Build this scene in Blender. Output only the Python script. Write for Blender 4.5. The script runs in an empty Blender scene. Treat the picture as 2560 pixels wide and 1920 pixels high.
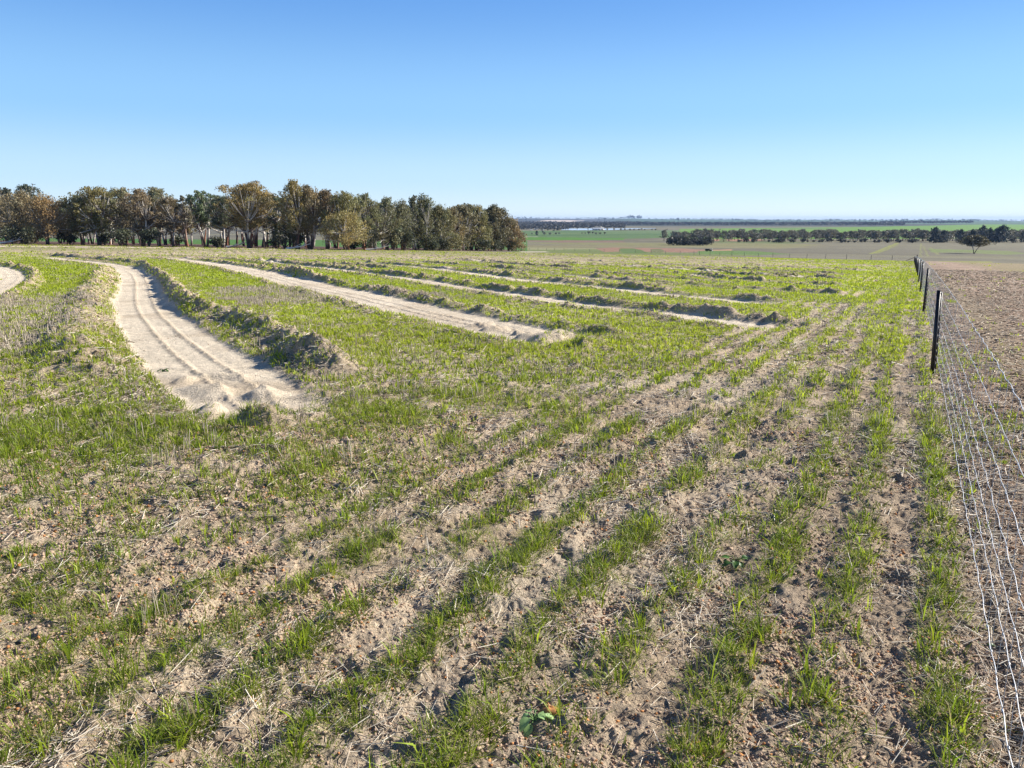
import bpy, math
import numpy as np
from math import radians, sin, cos, pi
rng = np.random.default_rng(11)
D = bpy.data
scene = bpy.context.scene
col = scene.collection

# ---------------------------------------------------------------- camera
CAM_H = 1.70
PITCH = radians(12.1)
FPX = 1924.0                      # focal length in photo pixels (photo 2560 wide)
cam = D.cameras.new("camera"); cam.lens = FPX / 2560 * 36; cam.sensor_width = 36
cam.clip_start = 0.05; cam.clip_end = 40000
cam_ob = D.objects.new("camera", cam); col.objects.link(cam_ob)
cam_ob.location = (0, 0, CAM_H); cam_ob.rotation_euler = (pi / 2 - PITCH, 0, 0)
scene.camera = cam_ob

# ---------------------------------------------------------------- sky + sun
SUN_EL = radians(30); SUN_AZ = radians(70)      # azimuth to the right of the viewing direction (+Y)
w = D.worlds.new("World"); scene.world = w; w.use_nodes = True
nt = w.node_tree
bg = nt.nodes["Background"]
sky = nt.nodes.new("ShaderNodeTexSky"); sky.sky_type = 'NISHITA'; sky.sun_disc = False
sky.sun_elevation = SUN_EL; sky.sun_rotation = SUN_AZ
sky.altitude = 300; sky.air_density = 1.0; sky.dust_density = 0.0; sky.ozone_density = 2.4
# clear winter sky: Nishita evened out with a plain elevation gradient (pale at the horizon, deep blue overhead)
SKY_STR = 0.12
tint = nt.nodes.new("ShaderNodeVectorMath"); tint.operation = 'MULTIPLY'; tint.inputs[1].default_value = (.55, .62, .80)
nt.links.new(sky.outputs[0], tint.inputs[0])
gtc = nt.nodes.new("ShaderNodeTexCoord"); gsep = nt.nodes.new("ShaderNodeSeparateXYZ"); nt.links.new(gtc.outputs["Generated"], gsep.inputs[0])
gr = nt.nodes.new("ShaderNodeValToRGB"); nt.links.new(gsep.outputs[2], gr.inputs[0]); gr.color_ramp.interpolation = 'EASE'
stops = [(0.0, (.36, .45, .53)), (.05, (.27, .395, .53)), (.13, (.155, .315, .50)), (.27, (.062, .185, .42)), (.5, (.026, .078, .22)), (1.0, (.012, .036, .11))]
while len(gr.color_ramp.elements) < len(stops): gr.color_ramp.elements.new(.5)
for e_, (p_, c_) in zip(gr.color_ramp.elements, stops): e_.position = p_; e_.color = (*[q / 1 for q in c_], 1)
gsc = nt.nodes.new("ShaderNodeVectorMath"); gsc.operation = 'SCALE'; gsc.inputs["Scale"].default_value = 1 / SKY_STR; nt.links.new(gr.outputs[0], gsc.inputs[0])
gmx = nt.nodes.new("ShaderNodeMix"); gmx.data_type = 'RGBA'; gmx.inputs[0].default_value = .72
nt.links.new(tint.outputs[0], gmx.inputs[6]); nt.links.new(gsc.outputs[0], gmx.inputs[7]); nt.links.new(gmx.outputs[2], bg.inputs[0]); bg.inputs[1].default_value = SKY_STR
sl = D.lights.new("sun", 'SUN'); sl.energy = 5.0; sl.angle = radians(0.5); sl.color = (1.0, 0.94, 0.85)
so = D.objects.new("sun", sl); col.objects.link(so)
so.rotation_euler = (pi / 2 - SUN_EL, 0, -SUN_AZ + pi)     # fixed below by direction
from mathutils import Vector
sd = Vector((sin(SUN_AZ) * cos(SUN_EL), cos(SUN_AZ) * cos(SUN_EL), sin(SUN_EL)))
so.rotation_euler = (-sd).to_track_quat('-Z', 'Y').to_euler()
so.location = (30, 30, 60)
vs = scene.view_settings
vs.view_transform = 'Standard'; vs.look = 'None'; vs.gamma = 1; vs.exposure = 1.0
scene.cycles.max_bounces = 5; scene.cycles.transparent_max_bounces = 4
scene.cycles.diffuse_bounces = 3; scene.cycles.volume_bounces = 0

# ---------------------------------------------------------------- helpers
def sstep(a, b, x):
    t = np.clip((x - a) / (b - a), 0, 1); return t * t * (3 - 2 * t)

def _hash(ix, iy, seed):
    h = (ix.astype(np.int64) * 374761393 + iy.astype(np.int64) * 668265263 + seed * 1442695041) & 0xFFFFFFFF
    h = ((h ^ (h >> 13)) * 1274126177) & 0xFFFFFFFF
    h = (h ^ (h >> 16)) & 0xFFFFFFFF
    return h.astype(np.float64) / 4294967295.0

def vnoise(x, y, s, seed=0):
    """value noise in 0..1 with feature size s (metres)"""
    x = x / s + 13.7 * seed; y = y / s - 7.3 * seed
    ix = np.floor(x); iy = np.floor(y); fx = x - ix; fy = y - iy
    fx = fx * fx * (3 - 2 * fx); fy = fy * fy * (3 - 2 * fy)
    a = _hash(ix, iy, seed); b = _hash(ix + 1, iy, seed); c = _hash(ix, iy + 1, seed); d = _hash(ix + 1, iy + 1, seed)
    return (a * (1 - fx) + b * fx) * (1 - fy) + (c * (1 - fx) + d * fx) * fy

def fbm(x, y, s, octs=3, seed=0):
    t = 0; amp = 1; tot = 0
    for k in range(octs):
        cx, cy = x * cos(k * 1.1) - y * sin(k * 1.1), x * sin(k * 1.1) + y * cos(k * 1.1)
        t = t + amp * vnoise(cx, cy, s / 2 ** k, seed + k); tot += amp; amp *= 0.55
    return t / tot

CP, SP = cos(PITCH), sin(PITCH)
def uv_of(x, y, z):
    """photo pixel of a world point (used to survey field boundaries)"""
    dz = z - CAM_H
    f = y * CP - dz * SP; up = dz * CP + y * SP
    f = np.where(f < 0.05, 0.05, f)
    return 1280 + FPX * x / f, 960 - FPX * up / f

# ---- terrain ------------------------------------------------------------
def skyline(u):
    return np.interp(u, [-400, 1280, 1330, 1450, 1530, 1575, 1620, 1700, 1850, 1900, 2100, 2200, 2300, 2420, 2560, 3200],
                     [545, 546, 545.6, 547.6, 547, 545.8, 547.2, 548, 548.6, 549.4, 549.6, 550.4, 549.3, 549.4, 551.8, 552])
def base_z(x, y):
    x = np.asarray(x, float); y = np.asarray(y, float)
    d = np.hypot(x, y) + 1e-6
    P = (.0355 * y + .0215 * x) * d / (d + 16)
    P = 0.5 * (P + np.sqrt(P * P + 0.0009)) - .015
    z = -(np.maximum(P, 1e-4) ** -4 + 18.6 ** -4) ** -0.25
    u = 1280 + FPX * x / np.maximum(y, .3 * d) / 0.978
    vv = skyline(u)
    ratio = ((vv - 960) * CP + FPX * SP) / (FPX * CP + (960 - vv) * SP)
    zs = CAM_H - ratio * 9200
    t = sstep(2600, 9200, d) * np.where(y > 0, 1, 0)
    z = z + (zs - z) * t
    z = z - sstep(9200, 13000, d) * 60
    return z

def place(u, v, lo=0.8, hi=14000):
    """world point on the ground seen at photo pixel u, v"""
    r = ((v - 960) * CP + FPX * SP) / (FPX * CP + (960 - v) * SP)
    a = (u - 1280) / (FPX * CP + (960 - v) * SP)
    ys = np.geomspace(lo, hi, 4000)
    g = CAM_H - r * ys - base_z(a * ys, ys)
    k = np.argmax(g < 0) if (g < 0).any() else len(ys) - 1
    if k == 0: y = ys[0]
    else: y = ys[k - 1] + (ys[k] - ys[k - 1]) * g[k - 1] / (g[k - 1] - g[k] + 1e-12)
    return np.array([a * y, y])
def placeP(pts): return np.array([place(*p) for p in pts])
def at_depth(u, y, v=620.):
    a = (u - 1280) / (FPX * CP + (960 - v) * SP); return np.array([a * y, y])

# ---- fence line ---------------------------------------------------------
FA, FR = .42, .514
fn = np.hypot(1, FR); fdir = np.array([FR, 1]) / fn; fnor = np.array([1, -FR]) / fn
def fence_D(x, y): return -((x - FA) * fnor[0] + y * fnor[1])       # + on the grass side
CORNER = np.array([FA + FR * 165, 165.])
FAREND = at_depth(1290, 330.)

# ---- scraped tracks (surveyed centre lines, far end first) ----------------
TR = [  # points (photo px), half width, near-berm height, far-berm height, rut ridges
    ([(-120,655),(-40,662),(10,672),(30,686),(20,703),(-30,730),(-120,770)], .5, .10, .16, .5),
    ([(120,645),(190,651),(262,659),(310,670),(340,683),(352,705),(356,735),(366,770),(392,803),(432,844),(480,884),(535,925),(590,966),(650,1010),(730,1056)], .68, .02, .02, 1.),
    ([(420,646),(480,653),(540,661),(610,673),(692,692),(773,712),(881,735),(963,754),(1044,774),(1126,792),(1207,808),(1309,830),(1400,846),(1500,864)], .95, .11, .16, 1.),
    ([(640,652),(720,661),(800,669),(881,679),(963,689),(1044,700),(1126,714),(1207,727),(1329,742),(1410,756),(1532,770),(1614,779),(1695,787),(1789,802),(1900,816),(2000,830)], .68, .10, .18, .6),
    ([(880,655),(1000,664),(1126,677),(1207,687),(1288,698),(1370,706),(1492,718),(1614,730),(1680,738),(1753,743),(1826,752),(1960,764)], .75, .06, .16, .0),
    ([(980,650),(1120,661),(1268,673),(1451,691),(1500,698),(1609,705),(1681,709),(1789,718),(1898,724),(2006,731),(2120,740)], .55, .08, .17, .0),
    ([(1150,650),(1268,660),(1451,672),(1600,680),(1717,684),(1753,692),(1862,702),(1970,707),(2100,717)], .5, .12, .18, .0),
    ([(1350,655),(1500,664),(1717,674),(1862,686),(1970,692),(2120,700)], .5, .13, .18, .0),
    ([(1300,644),(1500,654),(1700,664),(1862,674),(1970,681),(2150,690)], .55, .14, .19, .0),
    ([(1250,638),(1500,646),(1700,655),(1862,664),(2000,670),(2170,678)], .55, .15, .19, .0),
    ([(1600,644),(1750,650),(1900,656),(2050,661),(2200,668)], .55, .17, .2, .0),
    ([(1700,642),(1850,647),(2000,652),(2100,655)], .55, .18, .22, .0),
    ([(1450,660),(1600,668),(1750,678),(1900,689),(2060,698)], .35, .12, .16, .0),
    ([(1250,668),(1400,676),(1550,688),(1700,698),(1850,710)], .35, .10, .15, .0),
    ([(1050,668),(1180,676),(1300,688),(1420,698),(1560,712),(1700,722)], .3, .08, .13, .0),
    ([(1500,645),(1700,651),(1880,660),(2080,668)], .45, .16, .2, .0),
    ([(1350,632),(1500,637),(1680,644),(1850,650),(2050,656)], .5, .18, .22, .0),
    ([(100,636),(300,642),(500,648),(700,655),(860,664),(960,672)], .4, .14, .2, .0),
    ([(150,630),(400,636),(640,642),(860,650),(1000,656)], .5, .14, .2, .0),
    ([(300,627),(560,632),(800,638),(1100,648),(1250,655)], .5, .16, .22, .0),
    ([(500,624),(760,630),(1000,638),(1300,650)], .5, .16, .22, .0),
]
TRW = []
for pts, *r in TR:
    P = placeP(pts)
    # densify with Catmull-Rom
    Q = []
    PP = np.vstack([2 * P[0] - P[1], P, 2 * P[-1] - P[-2]])
    for i in range(1, len(PP) - 2):
        for t in np.linspace(0, 1, 4, endpoint=False):
            p0, p1, p2, p3 = PP[i - 1:i + 3]
            Q.append(.5 * ((2 * p1) + (-p0 + p2) * t + (2 * p0 - 5 * p1 + 4 * p2 - p3) * t * t + (-p0 + 3 * p1 - 3 * p2 + p3) * t ** 3))
    Q.append(PP[-2]); TRW.append((np.array(Q), *r))

RIDGES = [  # crest (photo px), inner width (towards the track, left), outer width, height
    ([(120,640),(230,648),(300,655),(354,661),(415,701),(452,750),(509,781),(590,803),(684,838),(765,876),(830,915),(900,952)], .22, .30, .31),
    ([(262,673),(240,718),(226,742),(212,783),(192,823),(180,852),(205,892),(250,925),(300,950)], .32, .4, .27),
    ([(420,640),(560,648),(650,660),(740,682),(800,700)], .2, .25, .2),
    ([(700,1000),(830,985),(960,990)], .3, .25, .10),
    ([(1450,835),(1550,850),(1620,862)], .3, .25, .14),
    ([(1420,885),(1500,880),(1560,868)], .3, .25, .10),
]
RDW = []
for pts, *r in RIDGES:
    P = placeP(pts); t0 = np.linspace(0, 1, len(P)); t1 = np.linspace(0, 1, len(P) * 4)
    RDW.append((np.stack([np.interp(t1, t0, P[:, 0]), np.interp(t1, t0, P[:, 1])], -1), *r))
def track_fields(x, y):
    """-> height offset, sand amount, berm amount, inside-track code"""
    n = len(x); h = np.zeros(n); sand = np.zeros(n); berm = np.zeros(n); rut = np.zeros(n); ins = np.zeros(n, bool)
    nz1 = fbm(x, y, .55, 2, 31); nz2 = vnoise(x, y, .16, 35); nzb = fbm(x, y, 2.6, 2, 37); nz3 = fbm(x, y, .22, 3, 38)
    for k, (Q, hw, hn, hf, rr) in enumerate(TRW):
        lo = Q.min(0) - 3; hi = Q.max(0) + 3
        m = np.nonzero((x > lo[0]) & (x < hi[0]) & (y > lo[1]) & (y < hi[1]))[0]
        if len(m) == 0: continue
        X, Y = x[m], y[m]
        best = np.full(len(m), 1e9); sd_ = np.zeros(len(m)); tt = np.zeros(len(m)); L = 0
        seg = np.hypot(*np.diff(Q, axis=0).T); tot = seg.sum()
        for i in range(len(Q) - 1):
            a, b = Q[i], Q[i + 1]; e = b - a; l2 = (e ** 2).sum() + 1e-12
            t = np.clip(((X - a[0]) * e[0] + (Y - a[1]) * e[1]) / l2, 0, 1)
            dx = X - a[0] - t * e[0]; dy = Y - a[1] - t * e[1]
            dd = np.hypot(dx, dy); c = dd < best
            side = np.sign(e[0] * dy - e[1] * dx)
            best = np.where(c, dd, best); sd_ = np.where(c, side * dd, sd_); tt = np.where(c, L + t * seg[i], tt)
            L += seg[i]
        endf = sstep(-.05, .7, (tt) / 1.0 + .0) * sstep(0, 1.6 if k != 1 else .9, tot - tt - 1.3 * (nz1[m] - .3) * (k == 1))          # fade at both ends
        wob = hw * (1 + .16 * (nz1[m] - .5) + .3 * (nzb[m] - .5))
        a_ = np.abs(sd_)
        inside = 1 - sstep(wob - .12, wob + .08, a_)
        dfar = (sd_ - (wob + .24)); dnear = (-sd_ - (wob + .22))
        lump = .1 + .6 * np.clip(nz1[m] - .12, 0, 1) + 1.5 * np.clip(nz3[m] - .15, 0, 1)
        if k >= 2:      # tooth-like heaps dropped side by side along the bank
            tooth = vnoise(tt + .25 * nz1[m], sd_ * .0 + k * 9.0, .38, 141)
            lump = .32 + 1.0 * np.clip(tooth - .2, 0, 1) + 1.3 * np.clip(nz3[m] - .3, 0, 1)
        gate = .45 + .55 * sstep(.25, .5, nzb[m])
        if k >= 4: gate = .42 + .65 * sstep(.34, .54, nzb[m])
        bf = np.exp(-(dfar / np.where(dfar < 0, .14, .24)) ** 2); bn = np.exp(-(dnear / .18) ** 2)
        hh = (bf * hf + bn * hn) * (.78 if k >= 2 else 1) * lump * endf * gate - .05 * inside * endf
        if rr > 0:
            # two low ridges of loose soil between the wheel paths with lug marks
            for off in (-.17, .2):
                rd = np.exp(-((sd_ - off * (1 + .25 * (nzb[m] - .5))) / .045) ** 2)
                lug = .45 + .55 * (np.sin(tt * 2 * pi / .17 + off * 9) > 0) * (.6 + .8 * nz2[m])
                hh += rd * .028 * lug * rr * endf
                rut[m] = np.maximum(rut[m], rd * endf * rr)
            if k in (1, 2):                       # clods near the closed end
                ce = sstep(tot - 4.6, tot - 1.5, tt) * inside
                hh += ce * np.clip(vnoise(X, Y, .3, 55) - .58, 0, 1) * .55 * np.exp(-((sd_ + .05) / .45) ** 2)
                rut[m] = np.maximum(rut[m], ce * np.exp(-(sd_ / .5) ** 2) * .8)
        h[m] += hh
        sand[m] = np.maximum(sand[m], inside * endf * (1 if k < 2 else .8 + .2 * sstep(.3, .6, nzb[m])))
        berm[m] = np.maximum(berm[m], np.maximum(bf, bn * .85) * endf * np.clip(gate, 0, 1))
        ins[m] |= (a_ < wob) & (endf > .5) & (k < 4)
    for Q, wi, wo, hg in RDW:
        lo = Q.min(0) - 2; hi = Q.max(0) + 2
        m = np.nonzero((x > lo[0]) & (x < hi[0]) & (y > lo[1]) & (y < hi[1]))[0]
        if len(m) == 0: continue
        X, Y = x[m], y[m]; best = np.full(len(m), 1e9); sd_ = np.zeros(len(m)); tt = np.zeros(len(m)); L = 0
        seg = np.hypot(*np.diff(Q, axis=0).T); tot = seg.sum()
        for i in range(len(Q) - 1):
            a, e = Q[i], Q[i + 1] - Q[i]; t = np.clip(((X - a[0]) * e[0] + (Y - a[1]) * e[1]) / ((e ** 2).sum() + 1e-12), 0, 1)
            dx = X - a[0] - t * e[0]; dy = Y - a[1] - t * e[1]; dd = np.hypot(dx, dy); c = dd < best
            best = np.where(c, dd, best); sd_ = np.where(c, np.sign(e[0] * dy - e[1] * dx) * dd, sd_); tt = np.where(c, L + t * seg[i], tt); L += seg[i]
        sd_ = sd_ + .16 * (nzb[m] - .5) + .10 * (nz1[m] - .5)
        endf = sstep(0, 1.2, tt) * sstep(0, 1.2, tot - tt)
        b_ = np.exp(-(sd_ / np.where(sd_ > 0, wi, wo)) ** 2) * endf
        h[m] += hg * b_ * (.45 + .5 * nz1[m] + .9 * np.clip(nz3[m] - .3, 0, 1)) * (.6 + .6 * nzb[m])
        berm[m] = np.maximum(berm[m], b_ * .8); sand[m] *= 1 - .9 * sstep(.25, .6, b_)
    return h, sand, berm, rut, ins

# ---- cover description ---------------------------------------------------
def inpoly(u, v, poly):
    r = np.zeros(len(u), bool); n = len(poly)
    for i in range(n):
        x1, y1 = poly[i]; x2, y2 = poly[(i + 1) % n]
        if y1 == y2: continue
        c = ((y1 > v) != (y2 > v)) & (u < (x2 - x1) * (v - y1) / (y2 - y1) + x1); r ^= c
    return r

LUSH = [placeP(p) for p in (
    [(85,664),(240,664),(248,690),(235,722),(180,742),(40,745),(100,700)],
    [(400,652),(560,668),(650,690),(670,712),(560,722),(480,680)],
    [(590,772),(760,768),(900,800),(1100,850),(1250,870),(900,900),(760,860)],
    [(1180,850),(1500,800),(1700,790),(1900,820),(1800,880),(1500,900),(1300,900)],
    [(1000,745),(1250,760),(1500,790),(1300,800),(1120,770)],
    [(820,690),(1000,715),(1150,735),(1000,735),(850,705)],
    [(1500,735),(1700,750),(2000,775),(1950,800),(1700,770)],
    [(1750,720),(2000,735),(2150,740),(2140,760),(1900,745)],
    [(1700,690),(2000,705),(2200,712),(2180,730),(1900,718)],
    [(1900,655),(2180,658),(2200,690),(2000,682)],
    [(2220,670),(2290,670),(2290,740),(2230,900),(2140,900),(2190,760)],
)]
DRY = [placeP(p) for p in (
    [(-200,745),(60,742),(235,735),(215,800),(190,860),(100,880),(-200,900)],
    [(520,722),(700,716),(800,740),(880,765),(620,768),(560,745)],
    [(880,722),(1050,728),(1200,752),(1100,752),(950,735)],
)]
BARE = [placeP(p) for p in (
    [(1480,1030),(1800,985),(1850,1010),(1600,1080)],
    [(1550,1240),(1850,1190),(1800,1250),(1560,1290)],
    [(1560,1010),(1780,950),(1830,960),(1600,1040)],
)]

ROWS = np.array([.1, .5, .85, 1.22, 1.57, 2.02, 2.42, 2.82, 3.2, 3.6, 4.0, 4.4, 4.8, 5.2, 5.6, 6.0])
ROWW = np.array([.9, 1, 1.0, .55, 1., .9, .8, .7, .7, .6, .6, .5, .5, .45, .4, .4])
def near_cover(x, y):
    """green density 0..1, yellow-ness, stubble density"""
    n = len(x); d = np.hypot(x, y); Df = fence_D(x, y)
    A = fbm(x, y, 1.6, 3, 3); B = vnoise(x, y, .32, 8); C = fbm(x, y, 7.5, 2, 14)
    g = sstep(.34, .68, A * .6 + B * .25 + C * .25)
    g = g * (.5 + .5 * sstep(3.2, 7.5, d + .25 * np.maximum(-x, 0)))
    # drill rows near the fence
    wob = Df + .05 * (vnoise(x, y, .9, 21) - .5) + .05 * (vnoise(x, y, .3, 22) - .5)
    rm = np.zeros(n)
    for r0, ww in zip(ROWS, ROWW):
        rm = np.maximum(rm, ww * np.exp(-((wob - r0) / (.066 + .008 * r0)) ** 2))
    along = x * fdir[0] + y * fdir[1]
    rm = rm * (.42 + .95 * sstep(.25, .58, vnoise(along, Df * 3, .55, 24)))
    rowz = (1 - sstep(2.3, 4.2, Df + 1.2 * (A - .5))) * (Df > -.1)
    rowz = np.clip(rowz * (1 + 0 * d), 0, 1)
    g = g * (1 - rowz) + np.clip(rm + .16 * g * sstep(.45, .7, B), 0, 1) * rowz
    yel = .42 + .45 * sstep(5, 16, d) + .35 * (C - .5)
    stub = .12 * sstep(.5, .75, fbm(x, y, 3.0, 2, 41)) * sstep(5, 9, d)
    jx = x + .6 * (vnoise(x, y, 1.1, 61) - .5) * np.clip(d / 12, .4, 3); jy = y + 1.2 * (vnoise(x, y, 1.1, 62) - .5) * np.clip(d / 12, .4, 4)
    for p in LUSH:
        m = inpoly(jx, jy, p); g = np.where(m, np.maximum(g, .72 + .28 * B), g); yel = np.where(m, .95, yel)
    for p in DRY:
        m = inpoly(jx, jy, p); g = np.where(m, g * .3, g); stub = np.where(m, .35 + .6 * sstep(.35, .65, A), stub)
    for p in BARE:
        m = inpoly(jx, jy, p); g = np.where(m, g * .15, g)
    # mid field between camera and tracks is well covered
    mid = sstep(6, 9, d) * (1 - sstep(45, 75, d))
    g = np.maximum(g, mid * np.clip(.40 + .5 * A + .35 * (B - .5), 0, 1) * np.where(stub > .6, .3, 1) * (1 - rowz))
    # dry towards the crest and the trees
    g = g * (1 - .72 * sstep(55, 95, d) * (1 - sstep(0, 25, x - .25 * y)))
    right = sstep(10, 30, x - .12 * y)
    g = np.where(Df < -.12, g * .03 * sstep(.35, .7, C), g)
    g = np.where((Df < 0) & (Df > -.8), np.maximum(g, .45 * sstep(.5, .75, A)), g)
    return np.clip(g, 0, 1), np.clip(yel, 0, 1), stub, rowz

SANDC = np.array([.76, .65, .49]); SOIL = np.array([.53, .415, .285]); DARKS = np.array([.17, .125, .095])
GREEN = np.array([.12, .17, .035]); YGREEN = np.array([.26, .32, .035]); STUBC = np.array([.34, .29, .22])
TAN = np.array([.42, .34, .21]); BROWN = np.array([.35, .245, .17])

def near_ground(x, y, z):
    n = len(x); d = np.hypot(x, y); Df = fence_D(x, y)
    th, sand, berm, rut, ins = track_fields(x, y)
    g, yel, stub, rowz = near_cover(x, y)
    nogr = np.clip(sand * 1.2, 0, 1)
    g = g * (1 - nogr) * (1 - .65 * berm)
    h = th
    fine = 1 - sstep(10, 30, d)
    h = h + .035 * (fbm(x, y, .8, 2, 71) - .5) * (1 - .3 * nogr) + .018 * nogr * (fbm(x, y, .22, 3, 72) - .5)
    lum = vnoise(x, y, .11, 73)
    h = h + (.022 * (lum - .5) + .026 * (vnoise(x, y, .045, 74) - .5) + .016 * (vnoise(x, y, .02, 75) - .5)) * fine * (1 - .75 * nogr)
    h = h + .05 * g * (vnoise(x, y, .25, 76) - .3) * (d > 14)                 # far tufts
    clod = np.clip(vnoise(x, y, .16, 77) - .74, 0, 1) * .16 * (1 - nogr) * fine
    h = h + clod
    h = h + rowz * .012 * np.cos((Df - .1) / .38 * 2 * pi)
    # rough turned soil beyond ~45 m
    rough = sstep(40, 70, d) * (Df > 0)
    h = h + rough * .16 * np.clip(fbm(x, y * .55, 1.0, 2, 79) - .5, 0, 1)
    nz = fbm(x, y, .5, 3, 81)[:, None]; nf = vnoise(x, y, .05, 84)[:, None]; nc = fbm(x, y, 5, 2, 86)[:, None]
    c = SOIL * (.75 + .5 * nz) * (.88 + .24 * nf)
    # paler washed sand patches / darker litter
    pale = sstep(.5, .72, fbm(x, y, 1.1, 3, 90))[:, None]
    c = c * (1 - .55 * pale) + SANDC * .8 * .55 * pale
    dl = .8 * (np.clip(sstep(.45, .75, fbm(x, y, .7, 3, 93)) + .55 * (1 - sstep(.8, 1.6, Df)), 0, 1.1) * (1 - .3 * sstep(.5, 2.5, Df)) * (1 - sand))[:, None]
    c = c * (1 - .45 * dl) + DARKS * 1.25 * .45 * dl
    far = sstep(8, 25, d)[:, None]
    gc = GREEN * (1 - yel[:, None]) + YGREEN * yel[:, None]
    gv = .8 + .4 * vnoise(x, y, .4, 95)[:, None]
    c = c * (1 - stub[:, None] * .7) + STUBC * (.75 + .5 * nf) * stub[:, None] * .7
    ga = (g[:, None] * (.15 + .75 * far))
    c = c * (1 - ga) + gc * gv * ga
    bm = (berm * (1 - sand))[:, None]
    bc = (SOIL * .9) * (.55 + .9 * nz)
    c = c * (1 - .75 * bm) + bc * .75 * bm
    s = sand[:, None]
    sc = SANDC * (1.0 + .3 * (nz - .5)) * (.93 + .14 * nf)
    dmp = (.5 * sstep(.5, .72, fbm(x, y, .9, 3, 111)))[:, None]; sc = sc * (1 - dmp) + SOIL * .95 * dmp
    c = c * (1 - s) + sc * s
    r = (rut * .4)[:, None]
    c = c * (1 - r) + SOIL * 1.05 * r
    # tan dry ground towards trees
    dry = (sstep(58, 95, d) * (1 - sstep(-5, 30, x - .2 * y)) * (Df > 0))[:, None]
    tanm = dry * (.35 + .5 * sstep(.35, .6, fbm(x, y, 6, 3, 98)))[:, None]
    c = c * (1 - tanm) + TAN * (.8 + .4 * nz) * tanm
    olv = (sstep(80, 120, d) * (Df > 0))[:, None] * (.3 + .5 * nc); c = c * (1 - olv) + np.array([.21, .20, .095]) * (.8 + .4 * nz) * olv
    # ploughed stubble paddock right of the fence
    rt = (Df < -.15)[:, None]
    bandn = .5 * fbm(Df, np.zeros(n), 1.3, 2, 101) + .5 * (.5 + .5 * np.sin(Df * 2 * pi / .33)) * sstep(.3, .6, vnoise(x, y, 3., 109))
    bc = BROWN * (.7 + .6 * nz) * (.8 + .4 * nf) * (.72 + .56 * bandn[:, None])
    sp = (vnoise(x, y, .07 + .004 * 10, 103) > .72)[:, None] & (vnoise(x, y, .5, 104) > .3)[:, None]
    bc = np.where(sp, STUBC * 1.15, bc)
    pb = np.exp(-((-Df - 1.1) / .35) ** 2)[:, None] * .5
    bc = bc * (1 - pb) + TAN * .8 * pb
    ov = (sstep(5.5, 9, -Df) * sstep(20, 45, d))[:, None] * (.35 + .4 * nc)
    bc = bc * (1 - ov) + np.array([.25, .22, .09]) * ov
    c = np.where(rt, bc, c)
    h = np.where(Df < -.15, h * .8 + .03 * (fbm(Df * 3, along_(x, y), 1.2, 2, 107) - .5), h)
    return h, np.clip(c, .01, .9), ins

def along_(x, y): return x * fdir[0] + y * fdir[1]

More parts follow.
